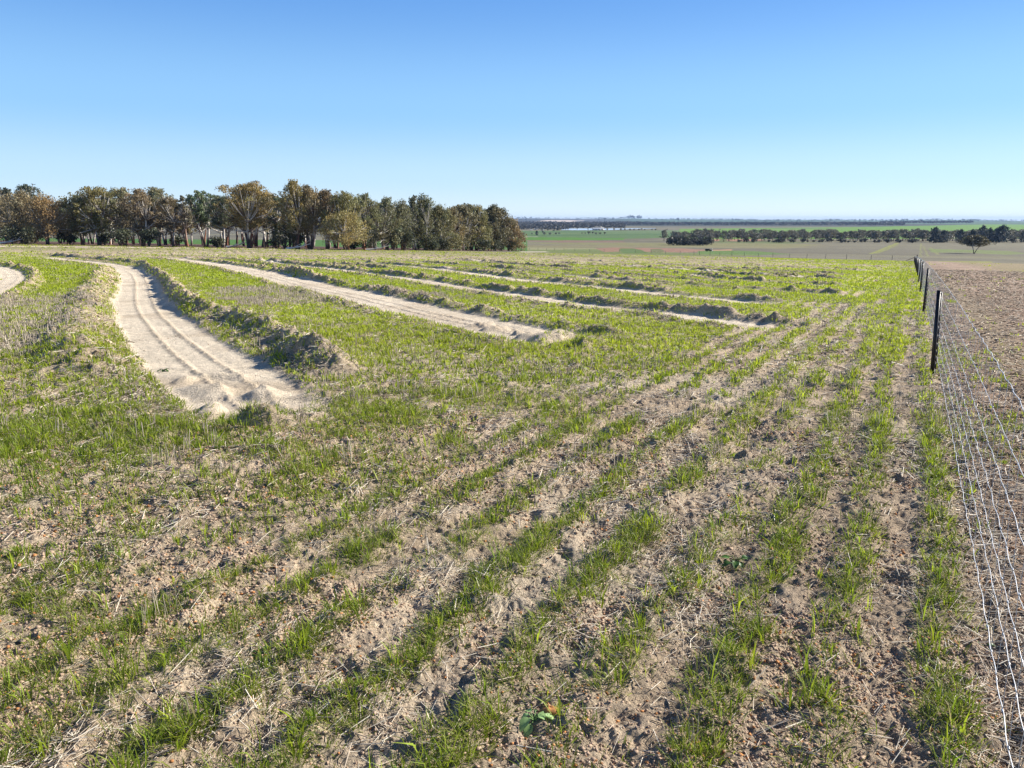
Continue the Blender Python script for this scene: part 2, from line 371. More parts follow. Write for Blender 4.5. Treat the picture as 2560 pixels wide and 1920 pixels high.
GREY = np.array([.165, .148, .098])
FARP = [  # polygon (photo px), colour, opacity
    ([(1280,604),(2700,604),(2700,640),(1280,640)], (.17,.15,.10), .5),
    ([(1280,606),(1500,607),(1900,607),(2060,612),(1980,618),(1700,616),(1400,611)], (.22,.21,.08), .75),
    ([(1280,613),(1500,614),(1700,615),(1980,617),(2080,616),(1950,622),(1700,619),(1500,619),(1280,619)], (.24,.215,.10), .7),
    ([(1290,618),(1490,620),(1500,626),(1290,626)], (.30,.29,.13), .7),
    ([(1280,625),(1480,623),(1560,624),(1700,632),(1900,634),(1900,640),(1280,636)], (.15,.19,.05), .8),
    ([(1280,600),(1440,601),(1560,603),(1560,606),(1400,606),(1280,602)], (.24,.14,.10), .8),
    ([(1488,621),(1530,619),(1620,620),(1700,621),(1765,624),(1760,630),(1700,631),(1620,630),(1560,629),(1510,630)], (.31,.17,.11), .85),
    ([(1770,624.5),(1830,623.5),(1830,627),(1770,628)], (.42,.24,.14), .9),
    ([(1550,621),(1585,621),(1605,626),(1620,633),(1560,633),(1548,627)], (.10,.16,.04), .95),
    ([(1625,623),(1650,622),(1662,628),(1650,633),(1628,632)], (.13,.15,.05), .85),
    ([(1745,628),(1830,626.5),(1900,629),(1990,636),(1900,637),(1745,635)], (.11,.19,.035), .9),
    ([(1300,628.5),(1360,628),(1375,630.5),(1300,632)], (.5,.43,.33), .8),
    ([(1772,599),(1800,596.5),(1905,597.5),(1905,602),(1840,603.5),(1775,602)], (.38,.215,.135), .9),
    ([(1800,599),(1812,597.5),(1818,602),(1800,603)], (.14,.2,.05), .9),
    ([(1775,603.5),(1850,603.5),(1960,604),(2060,607),(1960,609),(1790,607)], (.14,.18,.055), .8),
    ([(2172,635),(2182,635),(2250,607.5),(2240,607.5)], (.27,.29,.04), .75),
    ([(2186,634),(2194,634),(2248,612),(2243,612)], (.27,.29,.04), .6),
    ([(2299,640),(2303,640),(2304,608),(2301,608)], (.26,.27,.07), .6),
    ([(2316,640),(2322,640),(2311,615),(2308,615)], (.26,.27,.07), .55),
    ([(2340,636),(2350,636),(2328,618),(2324,618)], (.26,.27,.07), .5),
    ([(2320,622),(2440,624.5),(2520,627),(2570,634),(2520,637),(2420,632),(2330,631)], (.17,.22,.055), .75),
    ([(2300,652.5),(2345,653),(2345,658),(2300,658)], (.42,.33,.23), .6),
    ([(2345,652.5),(2480,654),(2480,657),(2345,658)], (.26,.26,.06), .8),
    ([(1280,592),(1560,594),(1640,596),(1560,599.5),(1450,601),(1280,600.5)], (.085,.20,.018), .97),
    ([(1280,577),(1400,576.5),(1560,576),(1700,576),(1700,594),(1600,596),(1280,592)], (.095,.165,.05), .95),
    ([(1330,583),(1700,580),(1700,582),(1330,585)], (.15,.2,.08), .7),
    ([(1330,588),(1700,585),(1700,587),(1330,590)], (.07,.13,.04), .7),
    ([(1500,577.5),(1700,577),(1700,578.5),(1500,579.5)], (.17,.22,.1), .7),
    ([(1560,596),(1700,594),(1700,598),(1560,601)], (.16,.13,.09), .7),
    ([(1280,592),(1345,591),(1345,592.5),(1280,593)], (.3,.3,.22), .7),
    ([(1700,572),(1900,570),(2150,567.5),(2560,559),(2800,556),(2800,596),(1700,598)], (.13,.26,.02), .97),
    ([(1700,575),(2100,572),(2100,573.5),(1700,577)], (.2,.27,.08), .7),
    ([(1930,570.5),(2080,570.5),(2080,572),(1930,572)], (.10,.14,.05), .7),
]
def far_color(x, y, z, d):
    u, v = uv_of(x, y, z)
    nz = fbm(x, y, 40, 3, 201)[:, None]; st = fbm(x * .15 + y * .02, y * .6, 30, 2, 205)[:, None]
    fine = fbm(x, y, 5, 2, 208)[:, None]
    c = GREY * (.7 + .6 * nz) * (.8 + .4 * fine) * (.75 + .5 * st)
    olv = sstep(.5, .75, fbm(x * .3, y, 60, 2, 211))[:, None] * .35
    c = c * (1 - olv) + np.array([.26, .24, .11]) * olv
    wd_ = sstep(2250, 2400, d)[:, None]; c = c * (1 - wd_) + np.array([.06, .07, .05]) * wd_
    uu = u + 5 * (vnoise(x, y, 9, 215) - .5); vv = v + 1.1 * (vnoise(x, y, 22, 217) - .5) * np.clip((v - 560) / 60, .1, 1)
    for p, cc, op in FARP:
        m = (inpoly(uu, vv, p) * op)[:, None]
        c = c * (1 - m) + np.array(cc) * (.85 + .3 * fine) * m
    # distant slopes
    dist = sstep(3300, 3700, d)[:, None]
    hl = np.where(u < 1560, 1., 0.)[:, None]
    pale = np.array([.085, .155, .085]) * (.8 + .4 * fbm(x, y, 500, 2, 221)[:, None])
    wood = np.array([.085, .085, .075]) * (.8 + .5 * fbm(x, y, 300, 2, 223)[:, None])
    mixw = np.clip(sstep(1560, 1500, u) if False else (1 - sstep(1480, 1600, u)), 0, 1)[:, None]
    fc = pale * (1 - mixw) + wood * mixw
    pl = sstep(.55, .62, fbm(x, y, 420, 2, 225))[:, None]
    fc = fc * (1 - .6 * pl) + np.array([.07, .08, .06]) * .6 * pl
    for p in ([(1338,553.5),(1370,550),(1420,550.5),(1450,555),(1400,554.5)], [(1400,550),(1460,551),(1460,552),(1400,552)]):
        m = inpoly(u, v, p)[:, None]; fc = np.where(m, np.array([.6, .5, .4]), fc)
    c = c * (1 - dist) + fc * dist
    # under the gum wood: bark and leaf litter
    return np.clip(c, .01, .9)

# gum wood footprint (litter floor) and the sandy road in front of it
WOOD = np.array([at_depth(-300,140),at_depth(0,138),at_depth(300,140),at_depth(560,144),at_depth(760,146),at_depth(900,158),at_depth(1060,182),at_depth(1200,215),at_depth(1300,250),at_depth(1290,300),at_depth(1000,300),at_depth(700,270),at_depth(-300,260)])
ROADC = placeP([(-200,614.5),(0,616),(200,617.5),(420,619.5),(620,622),(760,624)])
def seg_dist(x, y, Q):
    b = np.full(len(x), 1e9)
    for i in range(len(Q) - 1):
        a, e = Q[i], Q[i + 1] - Q[i]; t = np.clip(((x - a[0]) * e[0] + (y - a[1]) * e[1]) / (e ** 2).sum(), 0, 1)
        b = np.minimum(b, np.hypot(x - a[0] - t * e[0], y - a[1] - t * e[1]))
    return b
FDIRX = (CORNER - FAREND) / np.hypot(*(CORNER - FAREND))
def beyond_far_fence(x, y):
    nx, ny = -FDIRX[1], FDIRX[0]
    s = (x - CORNER[0]) * nx + (y - CORNER[1]) * ny
    return np.where(ny > 0, s, -s) if np.isscalar(ny) else s

# ---------------------------------------------------------------- ground mesh
print("ground")
ang = np.concatenate([np.linspace(-pi, radians(-43), 60, endpoint=False), np.linspace(radians(-43), radians(43), 1080), np.linspace(radians(43), pi, 61)[1:-1]])
rad = np.concatenate([[.02, .4, .9, 1.3], np.exp(np.arange(math.log(1.6), math.log(9), .0046)), np.exp(np.arange(math.log(9), math.log(60), .0040)),
                      np.exp(np.arange(math.log(60), math.log(170), .0065)), np.exp(np.arange(math.log(170), math.log(2500), .011)), np.exp(np.arange(math.log(2500), math.log(12500), .02))])
NA, NR = len(ang), len(rad)
A, R = np.meshgrid(ang, rad)
X = (R * np.sin(A)).ravel(); Y = (R * np.cos(A)).ravel(); Rr = R.ravel(); Aa = A.ravel()
Z = base_z(X, Y)
COL = np.zeros((len(X), 3)); REG = np.zeros(len(X), int); INS = np.zeros(len(X), bool)
front = np.abs(Aa) < radians(47)
nearm = Rr < 190
idx = np.nonzero(nearm)[0]
h, c, ins = near_ground(X[idx], Y[idx], Z[idx])
fade = 1 - sstep(150, 190, Rr[idx]); Z0 = Z.copy()
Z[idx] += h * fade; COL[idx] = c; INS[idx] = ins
idf = np.nonzero(Rr > 90)[0]
cf = far_color(X[idf], Y[idf], Z0[idf], Rr[idf])
nx, ny = -FDIRX[1], FDIRX[0]
sg = 1 if ny > 0 else -1
beyond = ((X[idf] - CORNER[0]) * nx + (Y[idf] - CORNER[1]) * ny) * sg + 1.5 * (vnoise(X[idf], Y[idf], 6, 231) - .5) > 0
far_right = (fence_D(X[idf], Y[idf]) < 0) & (Y[idf] > 165 + 2 * (vnoise(X[idf], Y[idf], 6, 232)))
usef = (beyond & (fence_D(X[idf], Y[idf]) >= 0)) | far_right | (Rr[idf] > 189)
COL[idf[usef]] = cf[usef]
REG[idf[usef]] = 3
REG[(fence_D(X, Y) < 0) & (REG == 0)] = 2
REG[INS & (REG == 0)] = 1
wm = inpoly(X + 6 * (vnoise(X, Y, 7, 241) - .5), Y + 10 * (vnoise(X, Y, 7, 242) - .5), WOOD) & (Rr < 400)
COL[wm] = (np.array([.155, .095, .07]) * (.75 + .5 * vnoise(X[wm], Y[wm], 1.2, 243)[:, None]))
REG[wm] = 5
bw = (X < 20) & (Y > 235) & (~wm) & (Rr < 700) & (X < .02 * Y)
COL[bw] = np.array([.08, .17, .03])
rdm = (Rr > 60) & (Rr < 260) & (Y > 0); ri = np.nonzero(rdm)[0]
rd = seg_dist(X[ri], Y[ri], ROADC)
rs = (1 - sstep(3.5, 6.5, rd + 2.5 * (vnoise(X[ri], Y[ri], 5, 245) - .5)))[:, None]
rs = rs * (1 - .75 * sstep(-40, 0, X[ri]))[:, None]
COL[ri] = COL[ri] * (1 - rs) + np.array([.66, .53, .40]) * rs
REG[ri[(rs[:, 0] > .5)]] = 6
REG[Rr > 3600] = 4
# quads
ii = np.arange(NR - 1)[:, None] * NA; jj = np.arange(NA)[None, :]
a0 = ii + jj; a1 = ii + (jj + 1) % NA
F = np.stack([a0, a1, a1 + NA, a0 + NA], -1).reshape(-1, 4)[:, ::-1]
FR_ = REG[F[:, 0]]

def mesh_from(name, V, Fq, colr=None, mat=None, smooth=True, fn_=4):
    me = D.meshes.new(name)
    me.vertices.add(len(V)); me.vertices.foreach_set("co", np.ascontiguousarray(V, dtype=np.float32).ravel())
    Fq = np.asarray(Fq); nf = len(Fq); k = Fq.shape[1]
    me.loops.add(nf * k); me.loops.foreach_set("vertex_index", np.ascontiguousarray(Fq, dtype=np.int32).ravel())
    me.polygons.add(nf)
    me.polygons.foreach_set("loop_start", np.arange(0, nf * k, k, dtype=np.int32))
    me.polygons.foreach_set("loop_total", np.full(nf, k, dtype=np.int32))
    if smooth: me.polygons.foreach_set("use_smooth", np.ones(nf, bool))
    if colr is not None:
        at = me.color_attributes.new("Col", 'FLOAT_COLOR', 'POINT')
        c4 = np.ones((len(V), 4), dtype=np.float32); c4[:, :3] = colr
        at.data.foreach_set("color", c4.ravel())
    me.update(calc_edges=True); me.validate(verbose=False) if False else None
    if mat: me.materials.append(mat)
    return me
def link(name, me, parent=None, **props):
    o = D.objects.new(name, me); col.objects.link(o)
    if parent: o.parent = parent
    for k, v in props.items(): o[k] = v
    return o
def empty(name, loc, **props):
    o = D.objects.new(name, None); col.objects.link(o); o.location = loc; o.empty_display_size = .3
    for k, v in props.items(): o[k] = v
    return o

# ---------------------------------------------------------------- materials
def mat_ground():
    m = D.materials.new("soil"); m.use_nodes = True; n = m.node_tree; N = n.nodes; L = n.links
    b = N["Principled BSDF"]; b.inputs["Roughness"].default_value = .95; b.inputs["Specular IOR Level"].default_value = .15
    at = N.new("ShaderNodeAttribute"); at.attribute_name = "Col"
    tc = N.new("ShaderNodeTexCoord")
    n1 = N.new("ShaderNodeTexNoise"); n1.inputs["Scale"].default_value = 55; n1.inputs["Detail"].default_value = 5; n1.inputs["Roughness"].default_value = .7
    n2 = N.new("ShaderNodeTexNoise"); n2.inputs["Scale"].default_value = 9; n2.inputs["Detail"].default_value = 6; n2.inputs["Roughness"].default_value = .75
    vr = N.new("ShaderNodeTexVoronoi"); vr.inputs["Scale"].default_value = 85
    L.new(tc.outputs["Object"], n1.inputs["Vector"]); L.new(tc.outputs["Object"], n2.inputs["Vector"]); L.new(tc.outputs["Object"], vr.inputs["Vector"])
    def mr(src, a, b_, c, d_):
        x = N.new("ShaderNodeMapRange"); x.inputs[1].default_value = a; x.inputs[2].default_value = b_; x.inputs[3].default_value = c; x.inputs[4].default_value = d_
        L.new(src, x.inputs[0]); return x.outputs[0]
    f1 = mr(n1.outputs[0], .3, .7, .62, 1.3); f2 = mr(n2.outputs[0], .3, .7, .8, 1.18); f3 = mr(vr.outputs["Distance"], .0, .5, 1.15, .85)
    mu = N.new("ShaderNodeMath"); mu.operation = 'MULTIPLY'; L.new(f1, mu.inputs[0]); L.new(f2, mu.inputs[1])
    mu2 = N.new("ShaderNodeMath"); mu2.operation = 'MULTIPLY'; L.new(mu.outputs[0], mu2.inputs[0]); L.new(f3, mu2.inputs[1])
    vm = N.new("ShaderNodeVectorMath"); vm.operation = 'SCALE'; L.new(at.outputs["Color"], vm.inputs[0]); L.new(mu2.outputs[0], vm.inputs["Scale"])
    L.new(vm.outputs[0], b.inputs["Base Color"])
    bp = N.new("ShaderNodeBump"); bp.inputs["Strength"].default_value = 1.0; bp.inputs["Distance"].default_value = .03
    ad = N.new("ShaderNodeMath"); ad.operation = 'ADD'; L.new(n1.outputs[0], ad.inputs[0]); L.new(n2.outputs[0], ad.inputs[1])
    L.new(ad.outputs[0], bp.inputs["Height"]); L.new(bp.outputs[0], b.inputs["Normal"])
    return m
def mat_attr(name, rough=.6, trans=0., spec=.3, scale=None, metal=0.):
    m = D.materials.new(name); m.use_nodes = True; n = m.node_tree; N = n.nodes; L = n.links
    b = N["Principled BSDF"]; b.inputs["Roughness"].default_value = rough; b.inputs["Specular IOR Level"].default_value = spec; b.inputs["Metallic"].default_value = metal
    at = N.new("ShaderNodeAttribute"); at.attribute_name = "Col"
    src = at.outputs["Color"]
    if scale:
        tc = N.new("ShaderNodeTexCoord"); nz = N.new("ShaderNodeTexNoise"); nz.inputs["Scale"].default_value = scale; nz.inputs["Detail"].default_value = 4
        L.new(tc.outputs["Object"], nz.inputs["Vector"])
        x = N.new("ShaderNodeMapRange"); x.inputs[1].default_value = .3; x.inputs[2].default_value = .7; x.inputs[3].default_value = .7; x.inputs[4].default_value = 1.3
        L.new(nz.outputs[0], x.inputs[0]); vm = N.new("ShaderNodeVectorMath"); vm.operation = 'SCALE'; L.new(src, vm.inputs[0]); L.new(x.outputs[0], vm.inputs["Scale"]); src = vm.outputs[0]
    L.new(src, b.inputs["Base Color"])
    if trans > 0:
        t = N.new("ShaderNodeBsdfTranslucent"); L.new(src, t.inputs[0]); mx = N.new("ShaderNodeMixShader"); mx.inputs[0].default_value = trans
        L.new(b.outputs[0], mx.inputs[1]); L.new(t.outputs[0], mx.inputs[2]); L.new(mx.outputs[0], N["Material Output"].inputs[0])
    return m
def mat_plain(name, c, rough=.6, metal=0., scale=8., amt=.25, spec=.4):
    m = D.materials.new(name); m.use_nodes = True; n = m.node_tree; N = n.nodes; L = n.links
    b = N["Principled BSDF"]; b.inputs["Roughness"].default_value = rough; b.inputs["Metallic"].default_value = metal; b.inputs["Specular IOR Level"].default_value = spec
    tc = N.new("ShaderNodeTexCoord"); nz = N.new("ShaderNodeTexNoise"); nz.inputs["Scale"].default_value = scale; nz.inputs["Detail"].default_value = 5
    L.new(tc.outputs["Object"], nz.inputs["Vector"])
    cr = N.new("ShaderNodeMapRange"); cr.inputs[1].default_value = .3; cr.inputs[2].default_value = .7; cr.inputs[3].default_value = 1 - amt; cr.inputs[4].default_value = 1 + amt
    L.new(nz.outputs[0], cr.inputs[0])
    vm = N.new("ShaderNodeVectorMath"); vm.operation = 'SCALE'; vm.inputs[0].default_value = c; L.new(cr.outputs[0], vm.inputs["Scale"]); L.new(vm.outputs[0], b.inputs["Base Color"])
    return m
M_GROUND = mat_ground()
M_GRASS = mat_attr("grass_blade", .5, .5, .3)
M_STRAW = mat_attr("straw", .6, .1, .3)
M_STONE = mat_attr("gravel", .85, 0, .2)
M_LEAF = mat_attr("gum_leaves", .55, .3, .35)
M_BARK = mat_attr("bark", .8, 0, .2, scale=1.5)
M_WIRE = mat_plain("galvanised_wire", (.60, .605, .61), .45, .3, 30, .15, .5)
M_POST = mat_plain("black_steel", (.012, .012, .015), .38, 0, 20, .3, .5)

NAMES = {0: "grass_paddock", 1: "sand_track", 2: "stubble_paddock", 3: "farmland", 4: "hills", 5: "wood_floor", 6: "sand_road"}
VV = np.stack([X, Y, Z], -1)
for r, nm in NAMES.items():
    f = F[FR_ == r]
    if len(f) == 0: continue
    uq, inv = np.unique(f.ravel(), return_inverse=True)
    me = mesh_from(nm, VV[uq], inv.reshape(f.shape), COL[uq], M_GROUND)
    link(nm, me, kind="structure")

# fast height lookup on the finished sheet
la = np.log(rad); 
def ground_z(x, y):
    x = np.asarray(x, float); y = np.asarray(y, float)
    r = np.clip(np.hypot(x, y), rad[0], rad[-1] * .999); a = np.arctan2(x, y)
    i = np.clip(np.searchsorted(rad, r) - 1, 0, NR - 2); j = np.clip(np.searchsorted(ang, a) - 1, 0, NA - 2)
    tr = (r - rad[i]) / (rad[i + 1] - rad[i]); ta = (a - ang[j]) / (ang[j + 1] - ang[j])
    Zg = Z.reshape(NR, NA)
    return (Zg[i, j] * (1 - ta) + Zg[i, j + 1] * ta) * (1 - tr) + (Zg[i + 1, j] * (1 - ta) + Zg[i + 1, j + 1] * ta) * tr

def sector(n, r0, r1, half=40.0):
    """area-uniform random points in the viewing sector"""
    a = radians(half) * (2 * rng.random(n) - 1); r = np.sqrt(r0 ** 2 + (r1 ** 2 - r0 ** 2) * rng.random(n))
    return r * np.sin(a), r * np.cos(a)
def area(r0, r1, half=40.0): return radians(half) * (r1 ** 2 - r0 ** 2)

# ---------------------------------------------------------------- grass blades
def blades(x, y, z, az, ln, wd, lean, curve, c):
    n = len(x); dx, dy = np.sin(az), np.cos(az); sx, sy = -dy, dx
    # face the blade mostly crossways with a random twist
    tw = rng.normal(0, .7, n); sx, sy = np.cos(tw) * sx - np.sin(tw) * sy, np.sin(tw) * sx + np.cos(tw) * sy
    l1 = lean; l2 = lean + curve
    m = np.stack([x + dx * ln * .5 * np.sin(l1), y + dy * ln * .5 * np.sin(l1), z + ln * .5 * np.cos(l1)], -1)
    t = m + np.stack([dx * ln * .5 * np.sin(l2), dy * ln * .5 * np.sin(l2), ln * .5 * np.cos(l2)], -1)
    b = np.stack([x, y, z - .004], -1); s = np.stack([sx * wd / 2, sy * wd / 2, np.zeros(n)], -1)
    V = np.stack([b - s * .6, b + s * .6, m + s, m - s, t + s * .12, t - s * .12], 1).reshape(-1, 3)
    k = np.arange(n)[:, None] * 6
    Fq = np.concatenate([k + np.array([[0, 1, 2, 3]]), k + np.array([[3, 2, 4, 5]])], 0)
    cc = np.repeat(c[:, None, :], 6, 1)
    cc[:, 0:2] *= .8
    return V, Fq, cc.reshape(-1, 3)

print("grass")
gV, gF, gC = [], [], []; off = 0
def add_grass(V, Fq, C):
    global off
    gV.append(V); gF.append(Fq + off); gC.append(C); off += len(V)
def cover_at(x, y):
    g, yel, stub, rowz = near_cover(x, y)
    _, sand, berm, _, _ = track_fields(x, y)
    g = g * np.clip(1 - sand * 1.3, 0, 1) * (1 - .45 * berm)
    return g, yel, stub, rowz, sand, berm
def tufts(r0, r1, dens, nb, lnr, wdr, spread, kind, minw=0.):
    n = int(area(r0, r1) * dens)
    x, y = sector(n, r0, r1); g, yel, stub, rowz, sand, berm = cover_at(x, y)
    k = rng.random(n) < g
    x, y, g, yel, rowz = x[k], y[k], g[k], yel[k], rowz[k]; n = len(x)
    big = .65 + .7 * vnoise(x, y, .35, 301) + .25 * rng.random(n)
    N = n * nb
    X_ = np.repeat(x, nb); Y_ = np.repeat(y, nb); B_ = np.repeat(big, nb); yl = np.repeat(yel, nb)
    a = rng.random(N) * 2 * pi; rr = spread * np.sqrt(rng.random(N))
    px, py = X_ + rr * np.sin(a), Y_ + rr * np.cos(a)
    d = np.hypot(px, py)
    az = a + rng.normal(0, .8, N)
    ln = (lnr[0] + (lnr[1] - lnr[0]) * rng.random(N)) * B_
    wd = np.maximum(wdr[0] + (wdr[1] - wdr[0]) * rng.random(N), minw * d)
    if kind == 'fine':
        lean = rng.uniform(.2, 1.3, N); curve = rng.uniform(.1, .6, N)
        c0 = np.array([.115, .17, .018]); c1 = np.array([.33, .38, .03])
    else:
        lean = np.abs(rng.normal(.15, .35, N)); curve = rng.uniform(0, 1.0, N)
        c0 = np.array([.13, .205, .018]); c1 = np.array([.42, .48, .03])
    t = np.clip(yl * .7 + .45 * (rng.random(N) - .35) + .6 * (np.repeat(rng.random(n), nb) - .45), 0, 1)[:, None]
    c = (c0 * (1 - t) + c1 * t) * (.65 + .8 * rng.random(N))[:, None]
    dead = rng.random(N) < (.08 if kind == 'fine' else .03); c[dead] = np.array([.42, .35, .16]) * (.7 + .5 * rng.random(dead.sum()))[:, None]
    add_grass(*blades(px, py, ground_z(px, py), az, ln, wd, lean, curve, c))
tufts(1.5, 4.2, 700, 16, (.025, .075), (.0022, .0042), .04, 'fine')
tufts(1.5, 4.2, 110, 6, (.03, .11), (.004, .0075), .018, 'leaf')
tufts(4.2, 8, 400, 10, (.03, .07), (.0045, .0065), .045, 'fine')
tufts(4.2, 8, 110, 5, (.035, .095), (.005, .009), .022, 'leaf')
tufts(8, 15, 130, 7, (.03, .07), (.008, .012), .055, 'fine')
tufts(8, 15, 110, 5, (.03, .085), (.008, .013), .03, 'leaf')
tufts(15, 30, 60, 7, (.03, .08), (.012, .019), .08, 'leaf')
tufts(30, 60, 17, 6, (.035, .09), (.025, .04), .16, 'leaf')
tufts(60, 120, 2.4, 6, (.04, .10), (.05, .09), .3, 'leaf')
tufts(120, 178, 1.3, 6, (.05, .12), (.1, .16), .5, 'leaf')
print("grass verts", off)
me = mesh_from("grass", np.concatenate(gV), np.concatenate(gF), np.concatenate(gC), M_GRASS, smooth=False)
link("grass", me, kind="stuff", label="short green grass and young cereal growing over the sandy paddock", category="grass")

# ---------------------------------------------------------------- dead standing stubble + straw litter
def ribbons(p0, p1, wd, c, twist=None):
    """thin two-sided straws: 3-sided prisms"""
    n = len(p0); ax = p1 - p0; L = np.linalg.norm(ax, axis=1, keepdims=True) + 1e-9; ax = ax / L
    r = rng.normal(size=(n, 3)); s = np.cross(ax, r); s /= np.linalg.norm(s, axis=1, keepdims=True) + 1e-9; t = np.cross(ax, s)
    V = []
    for k in range(3):
        o = s * cos(k * 2.094) + t * sin(k * 2.094)
        V.append(p0 + o * wd[:, None] / 2); V.append(p1 + o * wd[:, None] / 2)
    V = np.stack(V, 1).reshape(-1, 3); b = np.arange(n)[:, None] * 6
    Fq = np.concatenate([b + np.array([[0, 1, 3, 2]]), b + np.array([[2, 3, 5, 4]]), b + np.array([[4, 5, 1, 0]])], 0)
    return V, Fq, np.repeat(c, 6, 0)
sV, sF, sC = [], [], []; so_ = 0
def add_s(V, Fq, C):
    global so_
    sV.append(V); sF.append(Fq + so_); sC.append(C); so_ += len(V)
def stubble(r0, r1, dens, nb, hr, wd, sp, floor=.12):
    n = int(area(r0, r1) * dens); x, y = sector(n, r0, r1); g, yel, stub, rowz, sand, berm = cover_at(x, y)
    Df = fence_D(x, y)
    cl = sstep(.55, .8, vnoise(x, y, .6, 333))
    k = rng.random(n) < (np.maximum(stub, floor * cl) * (1 - np.clip(sand * 1.4, 0, 1)) * (Df > -.2)); x, y = x[k], y[k]
    n = len(x); N = n * nb
    px = np.repeat(x, nb) + rng.normal(0, sp, N); py = np.repeat(y, nb) + rng.normal(0, sp, N); z = ground_z(px, py)
    ln = rng.uniform(*hr, N); la_ = np.abs(rng.normal(0, .16, N)) + (rng.random(N) < .12) * .6; az = rng.random(N) * 2 * pi
    p0 = np.stack([px, py, z - .01], -1); p1 = p0 + np.stack([np.sin(az) * np.sin(la_) * ln, np.cos(az) * np.sin(la_) * ln, np.cos(la_) * ln], -1)
    c = np.array([.44, .375, .29]) * (.55 + .8 * rng.random(N))[:, None]
    add_s(*ribbons(p0, p1, np.maximum(wd, 0 * px) * rng.uniform(.7, 1.3, N), c))
stubble(1.6, 5, 14, 6, (.05, .17), .0026, .02, .5)
stubble(5, 12, 40, 6, (.07, .17), .005, .025, .22)
stubble(12, 25, 55, 5, (.05, .12), .009, .04, .12)
stubble(25, 60, 14, 5, (.05, .11), .02, .08, .10)
me = mesh_from("stubble", np.concatenate(sV), np.concatenate(sF), np.concatenate(sC), M_STRAW, smooth=False)
link("standing_stubble", me, kind="stuff", label="dry grey straw stubble standing in the sown paddock", category="stubble")

sV, sF, sC = [], [], []; so_ = 0
def litter(r0, r1, dens, lr, wd, which):
    n = int(area(r0, r1) * dens); x, y = sector(n, r0, r1); Df = fence_D(x, y)
    _, sand, berm, _, _ = track_fields(x, y)
    if which == 'left':
        p = (Df > -.6) * (.12 * (Df > 0) + .9 * sstep(.45, .75, fbm(x, y, .55, 2, 341)) + .95 * np.exp(-((Df + .12) / .2) ** 2) + .8 * berm) * (1 - np.clip(1.3 * sand, 0, 1))
    else:
        p = (Df < -.05) * (.35 + .65 * sstep(.35, .6, fbm(Df * 1.5, along_(x, y) * .3, .6, 2, 343)))
    k = rng.random(n) < p; x, y = x[k], y[k]; n = len(x)
    z = ground_z(x, y); ln = lr[0] + (lr[1] - lr[0]) * rng.random(n) ** 2.2; az = rng.random(n) * pi
    el = rng.normal(.06, .16, n)
    v = np.stack([np.sin(az) * np.cos(el), np.cos(az) * np.cos(el), np.sin(el)], -1) * ln[:, None] / 2
    ctr = np.stack([x, y, z + wd * .5 + np.abs(v[:, 2]) * .8], -1)
    bright = rng.random(n)[:, None]
    c = np.array([.34, .25, .17]) * (1 - bright) + np.array([.88, .80, .64]) * bright
    if which == 'right': c *= np.array([.9, .8, .7])
    dk = rng.random(n) < .18; c[dk] = np.array([.13, .10, .075]) * (.6 + .8 * rng.random(dk.sum()))[:, None]
    add_s(*ribbons(ctr - v, ctr + v, wd * rng.uniform(.6, 1.5, n), c))
litter(1.5, 4.5, 3600, (.012, .15), .0027, 'left')
litter(4.5, 10, 1100, (.03, .18), .0045, 'left')
litter(10, 24, 170, (.06, .22), .008, 'left')
litter(1.5, 6, 3000, (.012, .09), .004, 'right')
litter(6, 14, 850, (.02, .12), .008, 'right')
litter(14, 34, 150, (.03, .11), .012, 'right')
litter(34, 80, 30, (.05, .18), .022, 'right')
me = mesh_from("straw_litter", np.concatenate(sV), np.concatenate(sF), np.concatenate(sC), M_STRAW, smooth=False)
link("straw_litter", me, kind="stuff", label="broken straw pieces scattered over the soil", category="straw")

# ---------------------------------------------------------------- gravel and crumbs
def stones(x, y, size, c, name, label, cat):
    n = len(x); z = ground_z(x, y)
    iv = np.array([(1,0,0),(0,1,0),(-1,0,0),(0,-1,0),(0,0,1),(0,0,-1)], float)
    fc = np.array([(0,1,4),(1,2,4),(2,3,4),(3,0,4),(1,0,5),(2,1,5),(3,2,5),(0,3,5)])
    V = iv[None] * (1 + rng.normal(0, .25, (n, 6, 1))) + rng.normal(0, .18, (n, 6, 3))
    sc = np.stack([rng.uniform(.7, 1.3, n), rng.uniform(.7, 1.3, n), rng.uniform(.5, .9, n)], -1) * size[:, None]
    V = V * sc[:, None]; a = rng.random(n) * 2 * pi; ca, sa = np.cos(a)[:, None], np.sin(a)[:, None]
    V = np.stack([V[..., 0] * ca - V[..., 1] * sa, V[..., 0] * sa + V[..., 1] * ca, V[..., 2]], -1)
    V += np.stack([x, y, z + size * .3], -1)[:, None]
    Fq = (np.arange(n)[:, None, None] * 6 + fc[None]).reshape(-1, 3)
    me = mesh_from(name, V.reshape(-1, 3), Fq, np.repeat(c, 6, 0), M_STONE, smooth=False)
    link(name, me, kind="stuff", label=label, category=cat)
xs, ys_, ss, cs = [], [], [], []
for r0, r1, dn, s0, s1 in ((1.5, 3.5, 11000, .0022, .0095), (3.5, 7, 3000, .0035, .012), (7, 14, 60, .007, .016)):
    n = int(area(r0, r1) * dn); x, y = sector(n, r0, r1); _, sand, _, _, _ = track_fields(x, y)
    k = (rng.random(n) < .15 + .85 * sstep(.4, .7, fbm(x, y, .5, 2, 351))) & (rng.random(n) > sand * .9); x, y = x[k], y[k]
    xs.append(x); ys_.append(y); ss.append(s0 + (s1 - s0) * rng.random(len(x)) ** 2.5)
    t = rng.random((len(x), 1)); c = np.array([.33, .24, .17]) * (1 - t) + np.array([.46, .33, .23]) * t
    o = rng.random(len(x)) < .10; c[o] = np.array([.42, .19, .07]) * (.6 + .7 * rng.random(o.sum()))[:, None]; cs.append(c)
